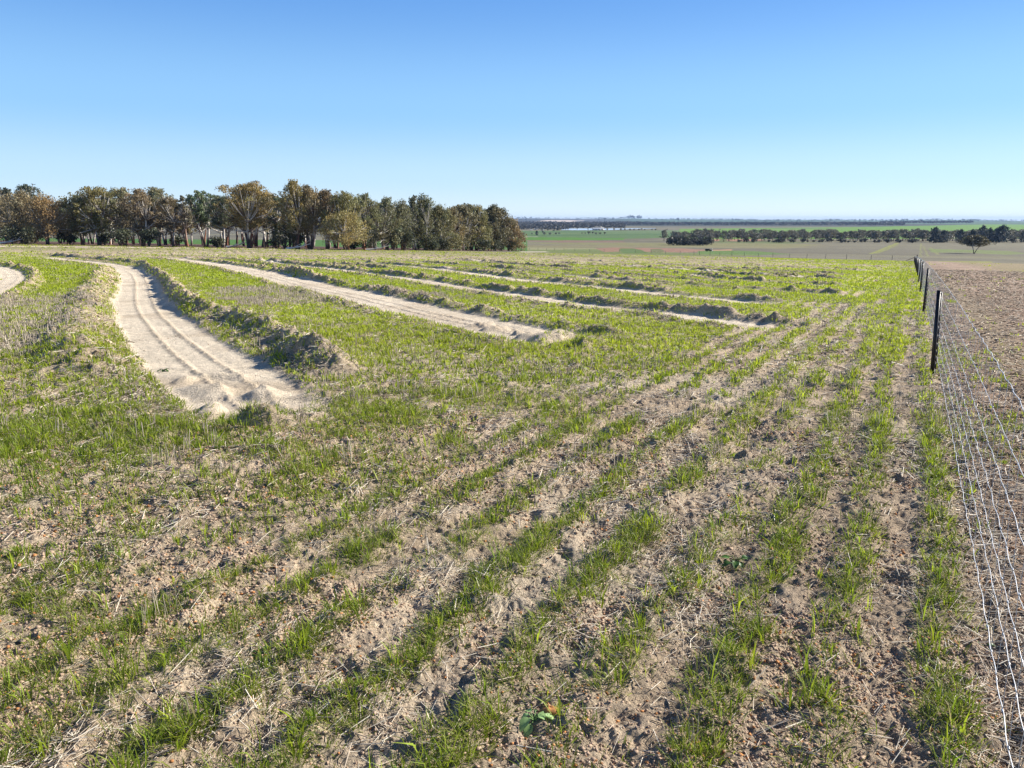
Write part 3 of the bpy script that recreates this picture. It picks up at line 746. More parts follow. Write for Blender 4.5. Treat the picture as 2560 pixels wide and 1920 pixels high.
stones(np.concatenate(xs), np.concatenate(ys_), np.concatenate(ss), np.concatenate(cs), "gravel", "orange brown gravel and soil crumbs lying on the sand", "gravel")
# clods along the berms
n = 260000; x, y = sector(n, 5, 75); th, sand, berm, rut, ins = track_fields(x, y)
k = (rng.random(n) < berm ** 1.5 * .85 + .006 * (fence_D(x, y) > 0)) & (sand < .5) ; x, y = x[k], y[k]; n = len(x)
sz = (.010 + .035 * rng.random(n) ** 3) * np.clip(np.hypot(x, y) / 14, .8, 1.5)
stones(x, y, sz, SOIL * (.5 + .5 * rng.random(n))[:, None], "soil_clods", "turned soil clods heaped along the edges of the tracks", "soil")

# ---------------------------------------------------------------- tubes
def tube(pts, rads, sides=6):
    pts = np.asarray(pts, float); n = len(pts); rads = np.broadcast_to(rads, n)
    tg = np.gradient(pts, axis=0); tg /= np.linalg.norm(tg, axis=1, keepdims=True) + 1e-9
    ref = np.array([0.31, .17, .93]) if abs(tg[0][2]) < .8 else np.array([.9, .3, .1])
    s = np.cross(tg, ref); s /= np.linalg.norm(s, axis=1, keepdims=True) + 1e-9; t = np.cross(tg, s)
    a = np.arange(sides) * 2 * pi / sides
    V = pts[:, None] + rads[:, None, None] * (np.cos(a)[None, :, None] * s[:, None] + np.sin(a)[None, :, None] * t[:, None])
    i = np.arange(n - 1)[:, None] * sides; j = np.arange(sides)[None]; j2 = (j + 1) % sides
    Fq = np.stack([i + j, i + j2, i + j2 + sides, i + j + sides], -1).reshape(-1, 4)
    return V.reshape(-1, 3), Fq
class MB:
    def __init__(s): s.V, s.F, s.C, s.o = [], [], [], 0
    def add(s, V, Fq, c=(1, 1, 1)):
        s.V.append(V); s.F.append(np.asarray(Fq) + s.o); s.o += len(V)
        c = np.asarray(c, float); s.C.append(np.broadcast_to(c, (len(V), 3)) if c.ndim == 1 else c)
    def box(s, x0, x1, y0, y1, z0, z1, c=(1, 1, 1)):
        V = np.array([(x, y, z) for z in (z0, z1) for y in (y0, y1) for x in (x0, x1)], float)
        s.add(V, [(0, 2, 3, 1), (4, 5, 7, 6), (0, 1, 5, 4), (2, 6, 7, 3), (0, 4, 6, 2), (1, 3, 7, 5)], c)
    def mesh(s, name, mat, smooth=True):
        return mesh_from(name, np.concatenate(s.V), np.concatenate(s.F), np.concatenate(s.C), mat, smooth)

# ---------------------------------------------------------------- ringlock fence
print("fence")
def fpos(yf): return np.array([FA + FR * yf, yf])
def gz1(x, y): return float(base_z(np.array([x]), np.array([y]))[0])
fence = empty("wire_fence", (FA, 0, 0), label="galvanised wire netting fence on black steel pickets running down the right side", category="fence")
def flange(mb, ax, ay, w_, holes, h0=-.25, h1=1.08, th=.0045):
    """vertical steel strip from the post's spine outward, pierced by holes"""
    def strip(r0, r1, z0, z1):
        p = np.array([-ay, ax]) * th / 2; a = np.array([ax, ay])
        c = [a * r0 - p, a * r1 - p, a * r1 + p, a * r0 + p]
        V = np.array([(q[0], q[1], z) for z in (z0, z1) for q in c]); mb.add(V, [(3, 2, 1, 0), (4, 5, 6, 7), (0, 1, 5, 4), (1, 2, 6, 5), (2, 3, 7, 6), (3, 0, 4, 7)])
    if not holes: strip(0, w_, h0, h1); return
    strip(0, w_ * .42, h0, h1); strip(w_ * .72, w_, h0, h1)
    zs = [h0] ; edges = []
    for hz in holes: edges.append((hz - .005, hz + .005))
    z = h0
    for a, b in edges: strip(w_ * .42, w_ * .72, z, a); z = b
    strip(w_ * .42, w_ * .72, z, h1)
holes = [.08, .16, .24, .31, .40, .50, .60, .66, .76, .84, .96]
for kk in range(18):
    yf = 9.2 + 8.88 * kk; p = fpos(yf); mb = MB(); hl = holes if kk < 4 else None
    for aa in (200, 320, 80):
        flange(mb, sin(radians(aa)), cos(radians(aa)), .032 if aa != 80 else .04, hl if aa != 320 else None, h1=1.03 if aa != 80 else 1.01)
    me = mb.mesh("fence_post", M_POST, False)
    o = link("fence_post", me, fence); o.location = (p[0] - FA - .02, p[1], float(ground_z(p[0], p[1])))
    o.rotation_euler = (rng.normal(0, .012), rng.normal(0, .012) - (.012 if kk == 0 else 0), 0)
# netting: one rolled product -> one part
mb = MB(); heights = [.15, .32, .44, .56, .70, .87, 1.065]
yy = np.concatenate([np.arange(-.5, 14, .05), np.arange(14, 40, .25), np.arange(40, 166, 1.5)])
gz = base_z(FA + FR * yy, yy) + .0
for hi_, h_ in enumerate(heights):
    near_w = (yy < 14)
    wv = .0022 * np.sin(yy * 23.5 + hi_) * near_w + .003 * np.sin(yy * 2.6 + hi_ * 1.7) + .002 * np.sin(yy * 9 + hi_)
    lat = .0025 * np.sin(yy * 23.5 + hi_ * 3) * near_w
    pts = np.stack([FR * yy + lat + .03, yy, gz + h_ + wv], -1)
    rr_ = np.where(yy < 14, .0014, .0014 + .00007 * (yy - 14)) * (1.2 if hi_ in (0, 6) else 1)
    V, Fq = tube(pts, rr_, 5); mb.add(V, Fq)
st = np.arange(-.3, 165, .18)
for k_, ys1 in enumerate(st):
    z0 = gz1(FA + FR * ys1, ys1); nseg = 8 if ys1 < 14 else 2
    hs = np.linspace(.14, 1.07, nseg)
    pts = np.stack([np.full(nseg, FR * ys1 + .03) + rng.normal(0, .002, nseg), ys1 + rng.normal(0, .003, nseg), z0 + hs], -1)
    V, Fq = tube(pts, .0012 if ys1 < 20 else .0014, 4); mb.add(V, Fq)
    if ys1 < 14:
        for h_ in heights:       # ring knots
            V, Fq = tube(np.array([[FR * ys1 + .027, ys1 - .007, z0 + h_], [FR * ys1 + .03, ys1, z0 + h_ + .001], [FR * ys1 + .033, ys1 + .007, z0 + h_]]), .0028, 5); mb.add(V, Fq)
link("wire_netting", mb.mesh("wire_netting", M_WIRE), fence)

# far boundary fence with its corner assembly
M_WOODP = mat_plain("weathered_post", (.11, .10, .09), .8, 0, 4, .3)
bf = empty("boundary_fence", (CORNER[0], CORNER[1], 0), label="thin post and wire fence crossing the far end of the paddock", category="fence")
xs_post = [2294, 2232, 2179, 2118, 2065, 2018, 1974, 1933, 1896, 1861, 1830, 1800, 1775, 1749, 1735, 1700, 1664, 1628, 1588, 1548, 1510, 1474, 1437, 1410, 1386, 1366, 1345, 1323, 1303]
fp = []
for u_ in xs_post:
    a = (u_ - 1280) / 1950.; dv = FAREND - CORNER
    # intersection of azimuth ray with the fence line
    tden = dv[0] - a * dv[1]; t = (a * CORNER[1] - CORNER[0]) / tden
    fp.append(CORNER + dv * t)
for k_, p in enumerate(fp):
    mb = MB(); hh = 1.35 if k_ == 0 else rng.uniform(.95, 1.15); r_ = .11 if k_ == 0 else .05
    z0 = gz1(*p)
    V, Fq = tube(np.array([[0, 0, -.3], [0, 0, hh * .6], [0, 0, hh]]), [r_, r_, r_ * .9], 7); mb.add(V, Fq)
    o = link("fence_post", mb.mesh("fence_post", M_WOODP), bf); o.location = (p[0] - CORNER[0], p[1] - CORNER[1], z0)
    o.rotation_euler = (rng.normal(0, .03), rng.normal(0, .03), 0)
p0, p1 = fp[0], fp[0] + (fp[1] - fp[0]) / np.hypot(*(fp[1] - fp[0])) * 2.6
mb = MB(); V, Fq = tube(np.array([[p0[0] - CORNER[0], p0[1] - CORNER[1], gz1(*p0) + 1.0], [p1[0] - CORNER[0], p1[1] - CORNER[1], gz1(*p1)]]), .05, 6); mb.add(V, Fq)
link("stay", mb.mesh("stay", M_WOODP), bf)
for h_ in (.35, .65, .95):
    mb = MB(); pts = [(p[0] - CORNER[0], p[1] - CORNER[1], gz1(*p) + h_) for p in fp]
    V, Fq = tube(np.array(pts), .006, 4); mb.add(V, Fq); link("wire_strand", mb.mesh("wire_strand", M_WIRE), bf)

# ---------------------------------------------------------------- trees
print("trees")
def leaves(ctr, rad_, n, size, c, flat=.8, droop=.6):
    """leaf sprays scattered through cluster volumes. ctr (k,3) rad_ (k,) -> quads"""
    k = len(ctr); wgt = rad_ ** 2; cnt = rng.multinomial(n, wgt / wgt.sum()); id_ = np.repeat(np.arange(k), cnt)
    v = rng.normal(size=(n, 3)); v /= np.linalg.norm(v, axis=1, keepdims=True)
    r = rad_[id_] * rng.random(n) ** .42 * (1 + .15 * rng.normal(size=n))
    p = ctr[id_] + v * r[:, None] * np.array([1, 1, flat])
    ln = size * rng.uniform(.7, 1.5, n)
    ax = np.stack([rng.normal(0, .55, n) + v[:, 0] * .3, rng.normal(0, .55, n) + v[:, 1] * .3, -np.abs(rng.normal(droop, .5, n))], -1); ax /= np.linalg.norm(ax, axis=1, keepdims=True)
    sd2 = np.cross(ax, rng.normal(size=(n, 3))); sd2 /= np.linalg.norm(sd2, axis=1, keepdims=True)
    a = ax * ln[:, None] / 2; b = sd2 * (ln * .28)[:, None]
    V = np.stack([p - a, p + b, p + a, p - b], 1).reshape(-1, 3); Fq = np.arange(n * 4).reshape(-1, 4)
    ct = .8 + .4 * rng.random(k)
    hue = rng.normal(0, 1, k)[id_][:, None] * np.array([.07, .02, -.03])
    cc = c * (ct[id_] * (.7 + .6 * rng.random(n)))[:, None] * (1 + hue)
    return V, Fq, np.repeat(np.clip(cc, .005, 1), 4, 0)

def bez(p0, p1, p2, n=6):
    t = np.linspace(0, 1, n)[:, None]; return (1 - t) ** 2 * p0 + 2 * t * (1 - t) * p1 + t * t * p2

WHITE = np.array([.66, .61, .54]); BRN = np.array([.10, .07, .055]); RUST = np.array([.26, .12, .07])
def gum(height, R_, kind, leafc, nleaf, seed, nst=3, cb=.3, leaf_s=.34, dens=1., rel=0):
    """returns (trunk MB, crown arrays) at origin"""
    global rng
    keep = rng; rng = np.random.default_rng(seed)
    tr = MB(); ctrs, rads = [], []
    ncl = {'spread': 60, 'round': 60, 'column': 46, 'umbrella': 80, 'sparse': 26, 'weep': 80, 'dome': 80}[kind]
    for i in range(ncl):
        t = cb + (1 - cb) * (i + rng.random()) / ncl
        q = (t - cb) / (1 - cb)
        prof = {'spread': (q + .15) ** .45 * (1.04 - q ** 5 * .6), 'round': math.sqrt(max(.05, 1 - (2 * q - .95) ** 2 * .9)), 'column': .55 + .45 * (1 - q) ** .8 if q < .93 else .4,
                'umbrella': (.35 + .65 * min(1, q * 1.6)) * (1.02 - q ** 4 * .55), 'sparse': .4 + .6 * q, 'weep': math.sqrt(max(.08, 1 - q ** 2.4)) * 1.05, 'dome': math.sqrt(max(.03, 1 - q * q)) * (.75 + .25 * min(1, q * 4))}[kind]
        rc = R_ * rng.uniform(.13, .33); prof *= 1 + .28 * sin(3 * i * 2.4 + seed) * rng.random()
        if kind == 'column': rc = R_ * rng.uniform(.25, .48)
        if kind == 'sparse': rc = R_ * rng.uniform(.16, .26)
        a = i * 2.4 + rng.normal(0, .4); rr = R_ * prof * (rng.random() ** .5) - rc * .4
        z = height * t - rc * .6 * (q > .85)
        ctrs.append((rr * cos(a), rr * sin(a), min(z, height - rc * .75))); rads.append(rc)
    for i in range(30):          # stray outer sprays that break the outline
        q = rng.random(); a = rng.random() * 6.28; rc = R_ * rng.uniform(.06, .15); rr = R_ * rng.uniform(.8, 1.22) * math.sqrt(max(.12, 1 - (1.25 * q - .25) ** 2))
        if kind == 'sparse': rr *= .7
        ctrs.append((rr * cos(a), rr * sin(a), height * (cb + (1 - cb) * q * 1.02) - rc * .6)); rads.append(rc)
    ctrs = np.array(ctrs); rads = np.array(rads)
    r0 = height * .017 + .06
    forks = []
    for s in range(nst):
        a = s * 2 * pi / nst + rng.normal(0, .5); ln_ = height * rng.uniform(.34, .5)
        if nst == 1: tip = np.array([rng.normal(0, .05) * height, rng.normal(0, .05) * height, ln_])
        else: tip = np.array([cos(a) * R_ * rng.uniform(.2, .42), sin(a) * R_ * rng.uniform(.2, .42), ln_])
        b0 = np.array([cos(a), sin(a), 0]) * r0 * .7; b0[2] = -.3
        mid = np.array([tip[0] * .35, tip[1] * .35, ln_ * .55]) + rng.normal(0, .25, 3)
        pts = bez(b0, mid, tip, 9); rd = np.linspace(r0 * (1.25 if nst == 1 else 1), r0 * .55, 9)
        bark = RUST if rng.random() < .3 else BRN
        V, Fq = tube(pts, rd, 7); zz = np.repeat(pts[:, 2], 7) / height
        lim = rng.uniform(.06, .3); mixw = sstep(lim - .04, lim + .05, zz + .03 * rng.normal(size=len(zz)))[:, None]
        if rng.random() < .25: mixw = mixw * .3
        tr.add(V, Fq, bark * (1 - mixw) + WHITE * rng.uniform(.7, 1.1) * mixw)
        forks.append((tip, r0 * .5))
    for c_, r_ in zip(ctrs, rads):
        dd = [np.linalg.norm(np.array(f[0]) - c_) for f in forks[:nst]]
        f = forks[int(np.argmin(dd))] if rng.random() < .8 else forks[rng.integers(nst)]
        st_ = f[0]
        if c_[2] < st_[2]: st_ = st_ * np.array([.55, .55, .62])
        mid = (st_ + c_) / 2 + np.array([(c_[0] - st_[0]) * .1, (c_[1] - st_[1]) * .1, -abs(rng.normal(0, .05)) * height * .5])
        pts = bez(st_, mid, c_ + np.array([0, 0, r_ * .3]), 6); V, Fq = tube(pts, np.linspace(f[1] * .7, .035, 6), 5)
        tr.add(V, Fq, WHITE * rng.uniform(.45, 1.0) if rng.random() < .75 else BRN * 1.3)
    fl = {'spread': .65, 'round': .8, 'column': 1.25, 'umbrella': .5, 'sparse': .7, 'weep': 1.1, 'dome': .5}[kind]
    L_ = leaves(ctrs, rads, nleaf, leaf_s, np.array(leafc), fl, .5 if kind != 'weep' else 1.1)
    rng = keep
    return tr, L_
def put_tree(name, p, height, R_, kind, leafc, nleaf, seed, label, cat="tree", group=None, rot=0., zoff=0., **kw):
    tr, L_ = gum(height, R_, kind, leafc, nleaf, seed, **kw)
    pr = dict(label=label, category=cat)
    if group: pr['group'] = group
    e = empty(name, (p[0], p[1], gz1(*p) + zoff), **pr); e.rotation_euler = (0, 0, rot)
    link("trunk", tr.mesh("trunk", M_BARK), e)
    link("crown", mesh_from("crown", L_[0], L_[1], L_[2], M_LEAF, False), e)
    return e
OLIVE = (.118, .112, .05); RUSTL = (.135, .11, .058); DGREEN = (.068, .080, .042); GRNL = (.10, .12, .05); GOLD = (.165, .135, .05)
def ht(u, vtop, y):     # real height that reaches photo row vtop at depth y
    p = at_depth(u, y, vtop); r = ((vtop - 960) * CP + FPX * SP) / (FPX * CP + (960 - vtop) * SP)
    return CAM_H - r * y - gz1(*p)
G1 = "gum trees at the front of the wood"
front_row = [  # u, vtop, width px, depth, kind, colour, stems, crown base, label
    (-40, 474, 150, 166, 'weep', RUSTL, 3, .12, "brown leaved gum cut off by the left photo edge"),
    (62, 478, 125, 160, 'weep', RUSTL, 3, .14, "broad rust brown gum crown nearest the left edge of the wood"),
    (118, 488, 105, 156, 'weep', (.15,.105,.046), 3, .16, "rounded rusty gum just left of the dip in the skyline"),
    (168, 500, 70, 166, 'round', DGREEN, 2, .15, "small dark green gum in the dip at the left of the wood"),
    (206, 482, 88, 160, 'spread', OLIVE, 3, .2, "olive gum with bent white limbs right of the skyline dip"),
    (247, 462, 100, 158, 'spread', (.125,.11,.04), 3, .22, "tall olive gum with a forked rust coloured trunk base"),
    (312, 466, 80, 164, 'spread', (.12,.112,.055), 2, .25, "grey green gum with thin see-through top left of centre wood"),
    (356, 470, 96, 160, 'round', (.13,.1,.055), 2, .2, "brownish gum with a leaning white trunk at its foot"),
    (398, 466, 90, 168, 'spread', (.12,.115,.06), 3, .3, "pale topped gum with fine twigs against the sky"),
    (432, 492, 70, 162, 'round', (.125,.1,.055), 2, .3, "low brown gum before the open trunks"),
    (470, 490, 48, 172, 'sparse', (.12,.115,.075), 1, .45, "thin sparse gum with twiggy top above the gap"),
    (514, 475, 74, 166, 'spread', (.095,.12,.06), 2, .45, "green topped gum with slender open trunks"),
    (556, 486, 76, 162, 'spread', DGREEN, 2, .4, "dark green crowned gum left of the largest tree"),
    (622, 450, 150, 156, 'umbrella', (.15,.115,.042), 4, .3, "largest gum with a wide golden brown crown and many pale limbs"),
    (696, 492, 62, 172, 'sparse', DGREEN, 2, .25, "thin dark gum right of the largest tree"),
    (738, 449, 74, 156, 'weep', (.15,.12,.04), 2, .3, "tallest narrow gum with yellow green top"),
    (775, 462, 84, 158, 'weep', RUSTL, 3, .25, "rust brown weeping gum right of the tallest"),
    (818, 472, 84, 160, 'round', (.14,.10,.05), 3, .3, "brown gum with white trunks behind the golden one"),
    (868, 478, 88, 158, 'round', (.125,.115,.042), 3, .3, "olive gum above the low golden crown"),
    (862, 530, 110, 150, 'weep', GOLD, 4, .22, "low golden brown weeping gum with a red brown trunk base"),
    (912, 484, 62, 164, 'round', (.1,.1,.045), 2, .25, "dark olive gum with round top clump"),
    (938, 512, 55, 168, 'round', (.085,.08,.045), 2, .2, "short dark gum in the skyline step"),
    (968, 494, 56, 172, 'weep', (.1,.098,.048), 2, .15, "upright olive gum left of the column shaped pair"),
    (1004, 503, 58, 178, 'column', (.08,.08,.042), 1, .12, "dark upright gum touching the column shaped pair"),
    (1036, 490, 42, 184, 'weep', (.085,.085,.042), 1, .06, "left of the two narrow column shaped gums"),
    (1064, 488, 48, 186, 'column', (.088,.088,.04), 2, .06, "right of the two narrow column shaped gums with a split white trunk"),
    (1098, 512, 72, 190, 'weep', (.105,.098,.042), 2, .06, "olive weeping gum reaching the ground right of the columns"),
    (1126, 520, 60, 200, 'weep', (.125,.1,.045), 2, .06, "small brown weeping gum in front of taller ones"),
    (1158, 508, 68, 214, 'spread', (.115,.1,.048), 2, .2, "pale brown gum with a white lower trunk"),
    (1190, 515, 64, 222, 'weep', (.13,.115,.045), 2, .08, "light olive gum third from the right end"),
    (1236, 514, 72, 236, 'weep', (.08,.072,.036), 2, .1, "dark headed gum second from the right end"),
    (1270, 546, 62, 240, 'weep', (.135,.1,.05), 2, .06, "rounded brown gum ending the wood on the right"),
]
for i, (u_, vt, wp, yd, kd, lc, nst, cb, lab) in enumerate(front_row):
    p = at_depth(u_, yd, 600); H_ = ht(u_, vt, yd); R_ = wp / 2 / 1950 * yd * (1.08 if u_ < 900 else 1.3)
    put_tree("gum_tree", p, H_, R_, kd, np.array(lc) * 1.9, int(11500 * (R_ / 5) ** 1.2 * (H_ / 14) ** .5), 500 + i, lab, group=G1, rot=rng.random() * 6, nst=nst, cb=cb, leaf_s=.29 * yd / 165)
# second rank seen between and above the front ones
back = [(85,458,80,200,'umbrella',(.075,.09,.045),"dark green flat topped gum rising behind the rusty crowns at far left"),
        (30,468,50,205,'umbrella',(.075,.085,.05),"small dark flat top showing at the far left skyline")]
for i, (u_, vt, wp, yd, kd, lc, lab) in enumerate(back):
    put_tree("gum_tree", at_depth(u_, yd, 600), ht(u_, vt, yd), wp / 2 / 1950 * yd, kd, lc, 2600, 700 + i, lab, rot=1., nst=2, cb=.55)
G2 = "gum trees standing behind the front row"
for i in range(72):
    u_ = -60 + i * 18.2 + rng.normal(0, 7); yd = rng.uniform(180, 225) if u_ < 900 else rng.uniform(205, 265)
    vt = np.interp(u_, [-60, 150, 250, 420, 480, 620, 760, 900, 1060, 1260], [490, 510, 480, 495, 508, 470, 475, 500, 510, 545]) + rng.uniform(2, 20)
    kd = ('spread', 'round', 'sparse', 'round')[i % 4]
    put_tree("gum_tree", at_depth(u_, yd, 600), ht(u_, vt, yd), rng.uniform(2.4, 4.2), kd, np.array((.17, .15, .08)) * rng.uniform(.7, 1.15), 3600, 800 + i,
             "slender gum tree in the shade behind the front row", group=G2, rot=rng.random() * 6, nst=1 + i % 3, cb=rng.uniform(.35, .55), leaf_s=.42)
# low bushes under the left trees
def bush(name, p, h, R_, c, n, label, group=None, leaf_s=.3, seed=0, cat="bush"):
    global rng
    keep = rng; rng = np.random.default_rng(seed)
    k = 7; a = rng.random(k) * 2 * pi; rr = R_ * .6 * rng.random(k)
    ct = np.stack([rr * np.cos(a), rr * np.sin(a), h * rng.uniform(.25, .68, k)], -1); rd = np.minimum(R_ * rng.uniform(.35, .5, k), h * .42)
    V, Fq, C = leaves(ct, rd, n, leaf_s, np.array(c), .8, .1)
    tr = MB()
    for q in ct: Vt, Ft = tube(bez(np.array([0, 0, -.1]), np.array([q[0] * .3, q[1] * .3, q[2] * .5]), q, 4), np.linspace(.05 * h / 2, .015, 4), 5); tr.add(Vt, Ft, BRN)
    rng = keep
    pr = dict(label=label, category=cat)
    if group: pr['group'] = group
    e = empty(name, (p[0], p[1], gz1(*p)), **pr)
    link("stem", tr.mesh("stem", M_BARK), e); link("foliage", mesh_from("foliage", V, Fq, C, M_LEAF, False), e)
    return e
GB = "dark bushes growing under the gum wood"
for i, (u_, h_, R_, yd) in enumerate([(30,4.2,4.5,152),(70,3.2,3.5,150),(175,3.4,2.6,160),(300,4.2,3.2,148),(262,3,2,150),(372,5.5,2.4,152),(440,3,2,168),(545,3.4,2.4,158),(712,6,4,156),(748,5,3,160),(925,5,3,160),(985,6.5,3.2,172),(1010,6,3,174),(1080,3,2.5,178),(1110,4,3,186),(1140,4,2.6,196),(1210,3.6,3,212),(1240,4,3,222),(690,4,2.6,165),(885,3,2.4,168)]):
    bush("bush", at_depth(u_, yd, 610), h_, R_, np.array((.055, .062, .032)) * rng.uniform(.8, 1.5), 900, "dark bushy undergrowth beneath the gum trees", GB, .36, 900 + i)
# fallen branches
for i, (u_, yd, L_) in enumerate([(745, 146, 4.5), (945, 152, 4.8), (590, 158, 4), (30, 148, 4.5)]):
    p = at_depth(u_, yd, 615); mb = MB()
    pts = bez(np.array([-L_ / 2, 0, .2]), np.array([0, .3, .35]), np.array([L_ / 2, .5, 1.1]), 7); V, Fq = tube(pts, np.linspace(.19, .06, 7), 7); mb.add(V, Fq, WHITE * .9)
    for q in (2, 4): V, Fq = tube(bez(pts[q], pts[q] + [.6, .3, .5], pts[q] + [1.4, -.2, .3 + .2 * q], 5), np.linspace(.09, .03, 5), 5); mb.add(V, Fq, WHITE * .8)
    lab = ["bleached fallen limb lying below the rust brown gums", "bleached fallen limb on litter below the dark olive gums", "pale fallen bough behind the largest gum's trunk", "pale fallen limb lying at the far left of the wood"][i]
    o = link("fallen_branch", mb.mesh("fallen_branch", M_BARK), label=lab, category="branch"); o.location = (p[0], p[1], gz1(*p))

# lone tree on the far paddock
p = at_depth(2436, 400, 624)
put_tree("lone_tree", p, ht(2436, 585.5, 400), 7.3, 'dome', (.10, .088, .038), 7500, 41, "lone dark tree with a wide dome crown on the bare paddock", rot=1.2, nst=3, cb=.46, leaf_s=.5)

# ---------------------------------------------------------------- shelter belt (copies share meshes)
print("belt")
protos = []
for i in range(8):
    kd = ('umbrella', 'round', 'spread', 'round')[i % 4]
    protos.append(gum(10, 4.6, kd, (.14, .137, .09), 360, 1200 + i, nst=2, cb=.3, leaf_s=1.15))
PM = [(a.mesh("trunk", M_BARK), mesh_from("crown", *b, M_LEAF, False)) for a, b in protos]
dprotos = [gum(12, 4.4, 'weep', (.028, .042, .034), 700, 1300 + i, nst=1, cb=.04, leaf_s=1.1) for i in range(3)]
DM = [(a.mesh("trunk", M_BARK), mesh_from("crown", *b, M_LEAF, False)) for a, b in dprotos]
def put_copy(name, mm, p, h, wr, h0, label, cat="tree", group=None):
    e = empty(name, (p[0], p[1], gz1(*p)), label=label, category=cat)
    if group: e['group'] = group
    e.scale = (wr, wr, h / h0); e.rotation_euler = (0, 0, rng.random() * 6.28)
    link("trunk", mm[0], e); link("crown", mm[1], e)
GBT = "gum trees of the shelter belt beyond the bare paddock"
us = np.arange(1700, 2590, 8.5)
for i, u_ in enumerate(us):
    u2 = u_ + rng.normal(0, 3); yd = rng.uniform(690, 760)
    vt = np.interp(u2, [1700, 1900, 2100, 2300, 2480, 2600], [576, 579, 577, 574, 578, 578]) + rng.uniform(-3, 5)
    h_ = ht(u2, vt, yd); put_copy("belt_tree", PM[rng.integers(8)], at_depth(u2, yd, 598), max(h_, 5), rng.uniform(.8, 1.2), 10, "grey green gum in the long belt beyond the bare paddock", group=GBT)
for i in range(60):
    u2 = rng.uniform(1690, 2590); yd = rng.uniform(770, 850); h_ = rng.uniform(8, 10.5)
    put_copy("belt_tree", PM[rng.integers(8)], at_depth(u2, yd, 598), h_, rng.uniform(.9, 1.3), 10, "grey green gum in the long belt beyond the bare paddock", group=GBT)
for u2, vt, wr, lab in [(2335, 568, 1.15, "tall dark cypress leftmost of the dark evergreens in the belt"), (2360, 576, .85, "short dark evergreen beside the leftmost tall one in the belt"),
                        (2401, 573, .85, "dark evergreen just left above the lone tree"), (2430, 573, .8, "low dark evergreen directly behind the lone tree"),
                        (2455, 563, 1.05, "pointed dark evergreen behind the right of the lone tree crown"), (2474, 569, .75, "narrow dark evergreen between the two largest in the belt"),
                        (2506, 562.5, 1.25, "largest dark evergreen right of the lone tree"), (2490, 570, .9, "dark evergreen leaning on the largest one"), (2562, 575, .8, "dark evergreen at the right photo edge")]:
    yd = 680; put_copy("evergreen_tree", DM[rng.integers(3)], at_depth(u2, yd, 598), ht(u2, vt, yd), wr * 1.05, 12, lab)
for u2, vt, lab in [(1660, 574, "separate slender gum at the left end of the belt"), (1684, 577, "separate round gum second from the left end of the belt")]:
    yd = 720; put_copy("belt_tree", PM[1], at_depth(u2, yd, 596), ht(u2, vt, yd), .75, 10, lab)
GBB = "dark bushes along the foot of the shelter belt"
bm = []
for i in range(4):
    e = bush("belt_bush", at_depth(1700 + 22 * i, 560, 600), 4.6, 4.6, (.05, .052, .036), 260, "dark bushy thicket standing out before the left end of the belt", "thicket before the shelter belt", 1.0, 1400 + i); bm.append(e)
def bush_copy(p, h, R_, label, group):
    s = bm[rng.integers(4)]; e = s.copy(); col.objects.link(e); e.location = (p[0], p[1], gz1(*p)); e.scale = (R_ / 4.6, R_ / 4.6, h / 4.6); e.rotation_euler = (0, 0, rng.random() * 6)
    e['label'] = label; e['group'] = group
    for ch in s.children:
        c_ = ch.copy(); col.objects.link(c_); c_.parent = e
for i in range(14):
    u2 = 1677 + i * 7.3; bush_copy(at_depth(u2, rng.uniform(555, 590), 602), rng.uniform(5, 7.5), rng.uniform(4, 6), "dark bushy thicket standing out before the left end of the belt", "thicket before the shelter belt")
for i in range(46):
    u2 = rng.uniform(1840, 2580); h_ = rng.uniform(2, 4.5); bush_copy(at_depth(u2, rng.uniform(655, 680), 602), h_, h_ * rng.uniform(.7, 1.2), "round dark bush at the foot of the shelter belt", GBB)

# ---------------------------------------------------------------- valley trees and farm buildings
GV = "scattered trees on the green valley fields"
for (u2, v2, hpx, wpx) in [(1342,588,9,9),(1375,588,7,9),(1361,588,8,9),(1357,583,6,7),(1309,588,6,8),(1300,587,7,8),(1330,587,5,5),(1390,587,6,8),(1398,586,5,6),(1385,578,4,8),
                           (1455,585,4,5),(1463,585,4,5),(1472,586,8,10),(1482,585,6,8),(1490,587,6,8),(1500,586,5,9),(1512,586,6,7),(1370,577,6,8),(1355,578,6,7),(1395,576,9,9),
                           (1518,576,5,6),(1535,576,5,6),(1552,576,5,7),(1562,576,5,6),(1575,576,4,7),(1585,576,4,7),(1597,576,4,7),(1604,575,4,6),(1612,576,4,5),(1630,576,4,6),(1639,576,4,6),(1668,575,3,4),
                           (1421,575,6,3),(1443,575,5,3),(1470,576,7,3),(1484,576,4,3),(1497,576,4,3),(1505,576,4,4),(1764,573,3,5),(1778,574,2.5,4),(1800,575,3,7)]:
    p = place(u2, v2, 500, 3000); d_ = p[1]; h_ = hpx / 1950 * d_; R_ = wpx / 2 / 1950 * d_
    put_copy("valley_tree", (DM if hpx > 8 else PM)[rng.integers(3)], p, h_, R_ / 4.6, 10, "small dark tree on the hazy green valley fields", group=GV)
M_WHITE = mat_plain("white_wall", (.72, .73, .74), .6, 0, .3, .06); M_ROOF = mat_plain("metal_roof", (.6, .6, .58), .4, .2, .3, .08); M_CREAM = mat_plain("cream_roof", (.62, .58, .46), .6, 0, .3, .08)
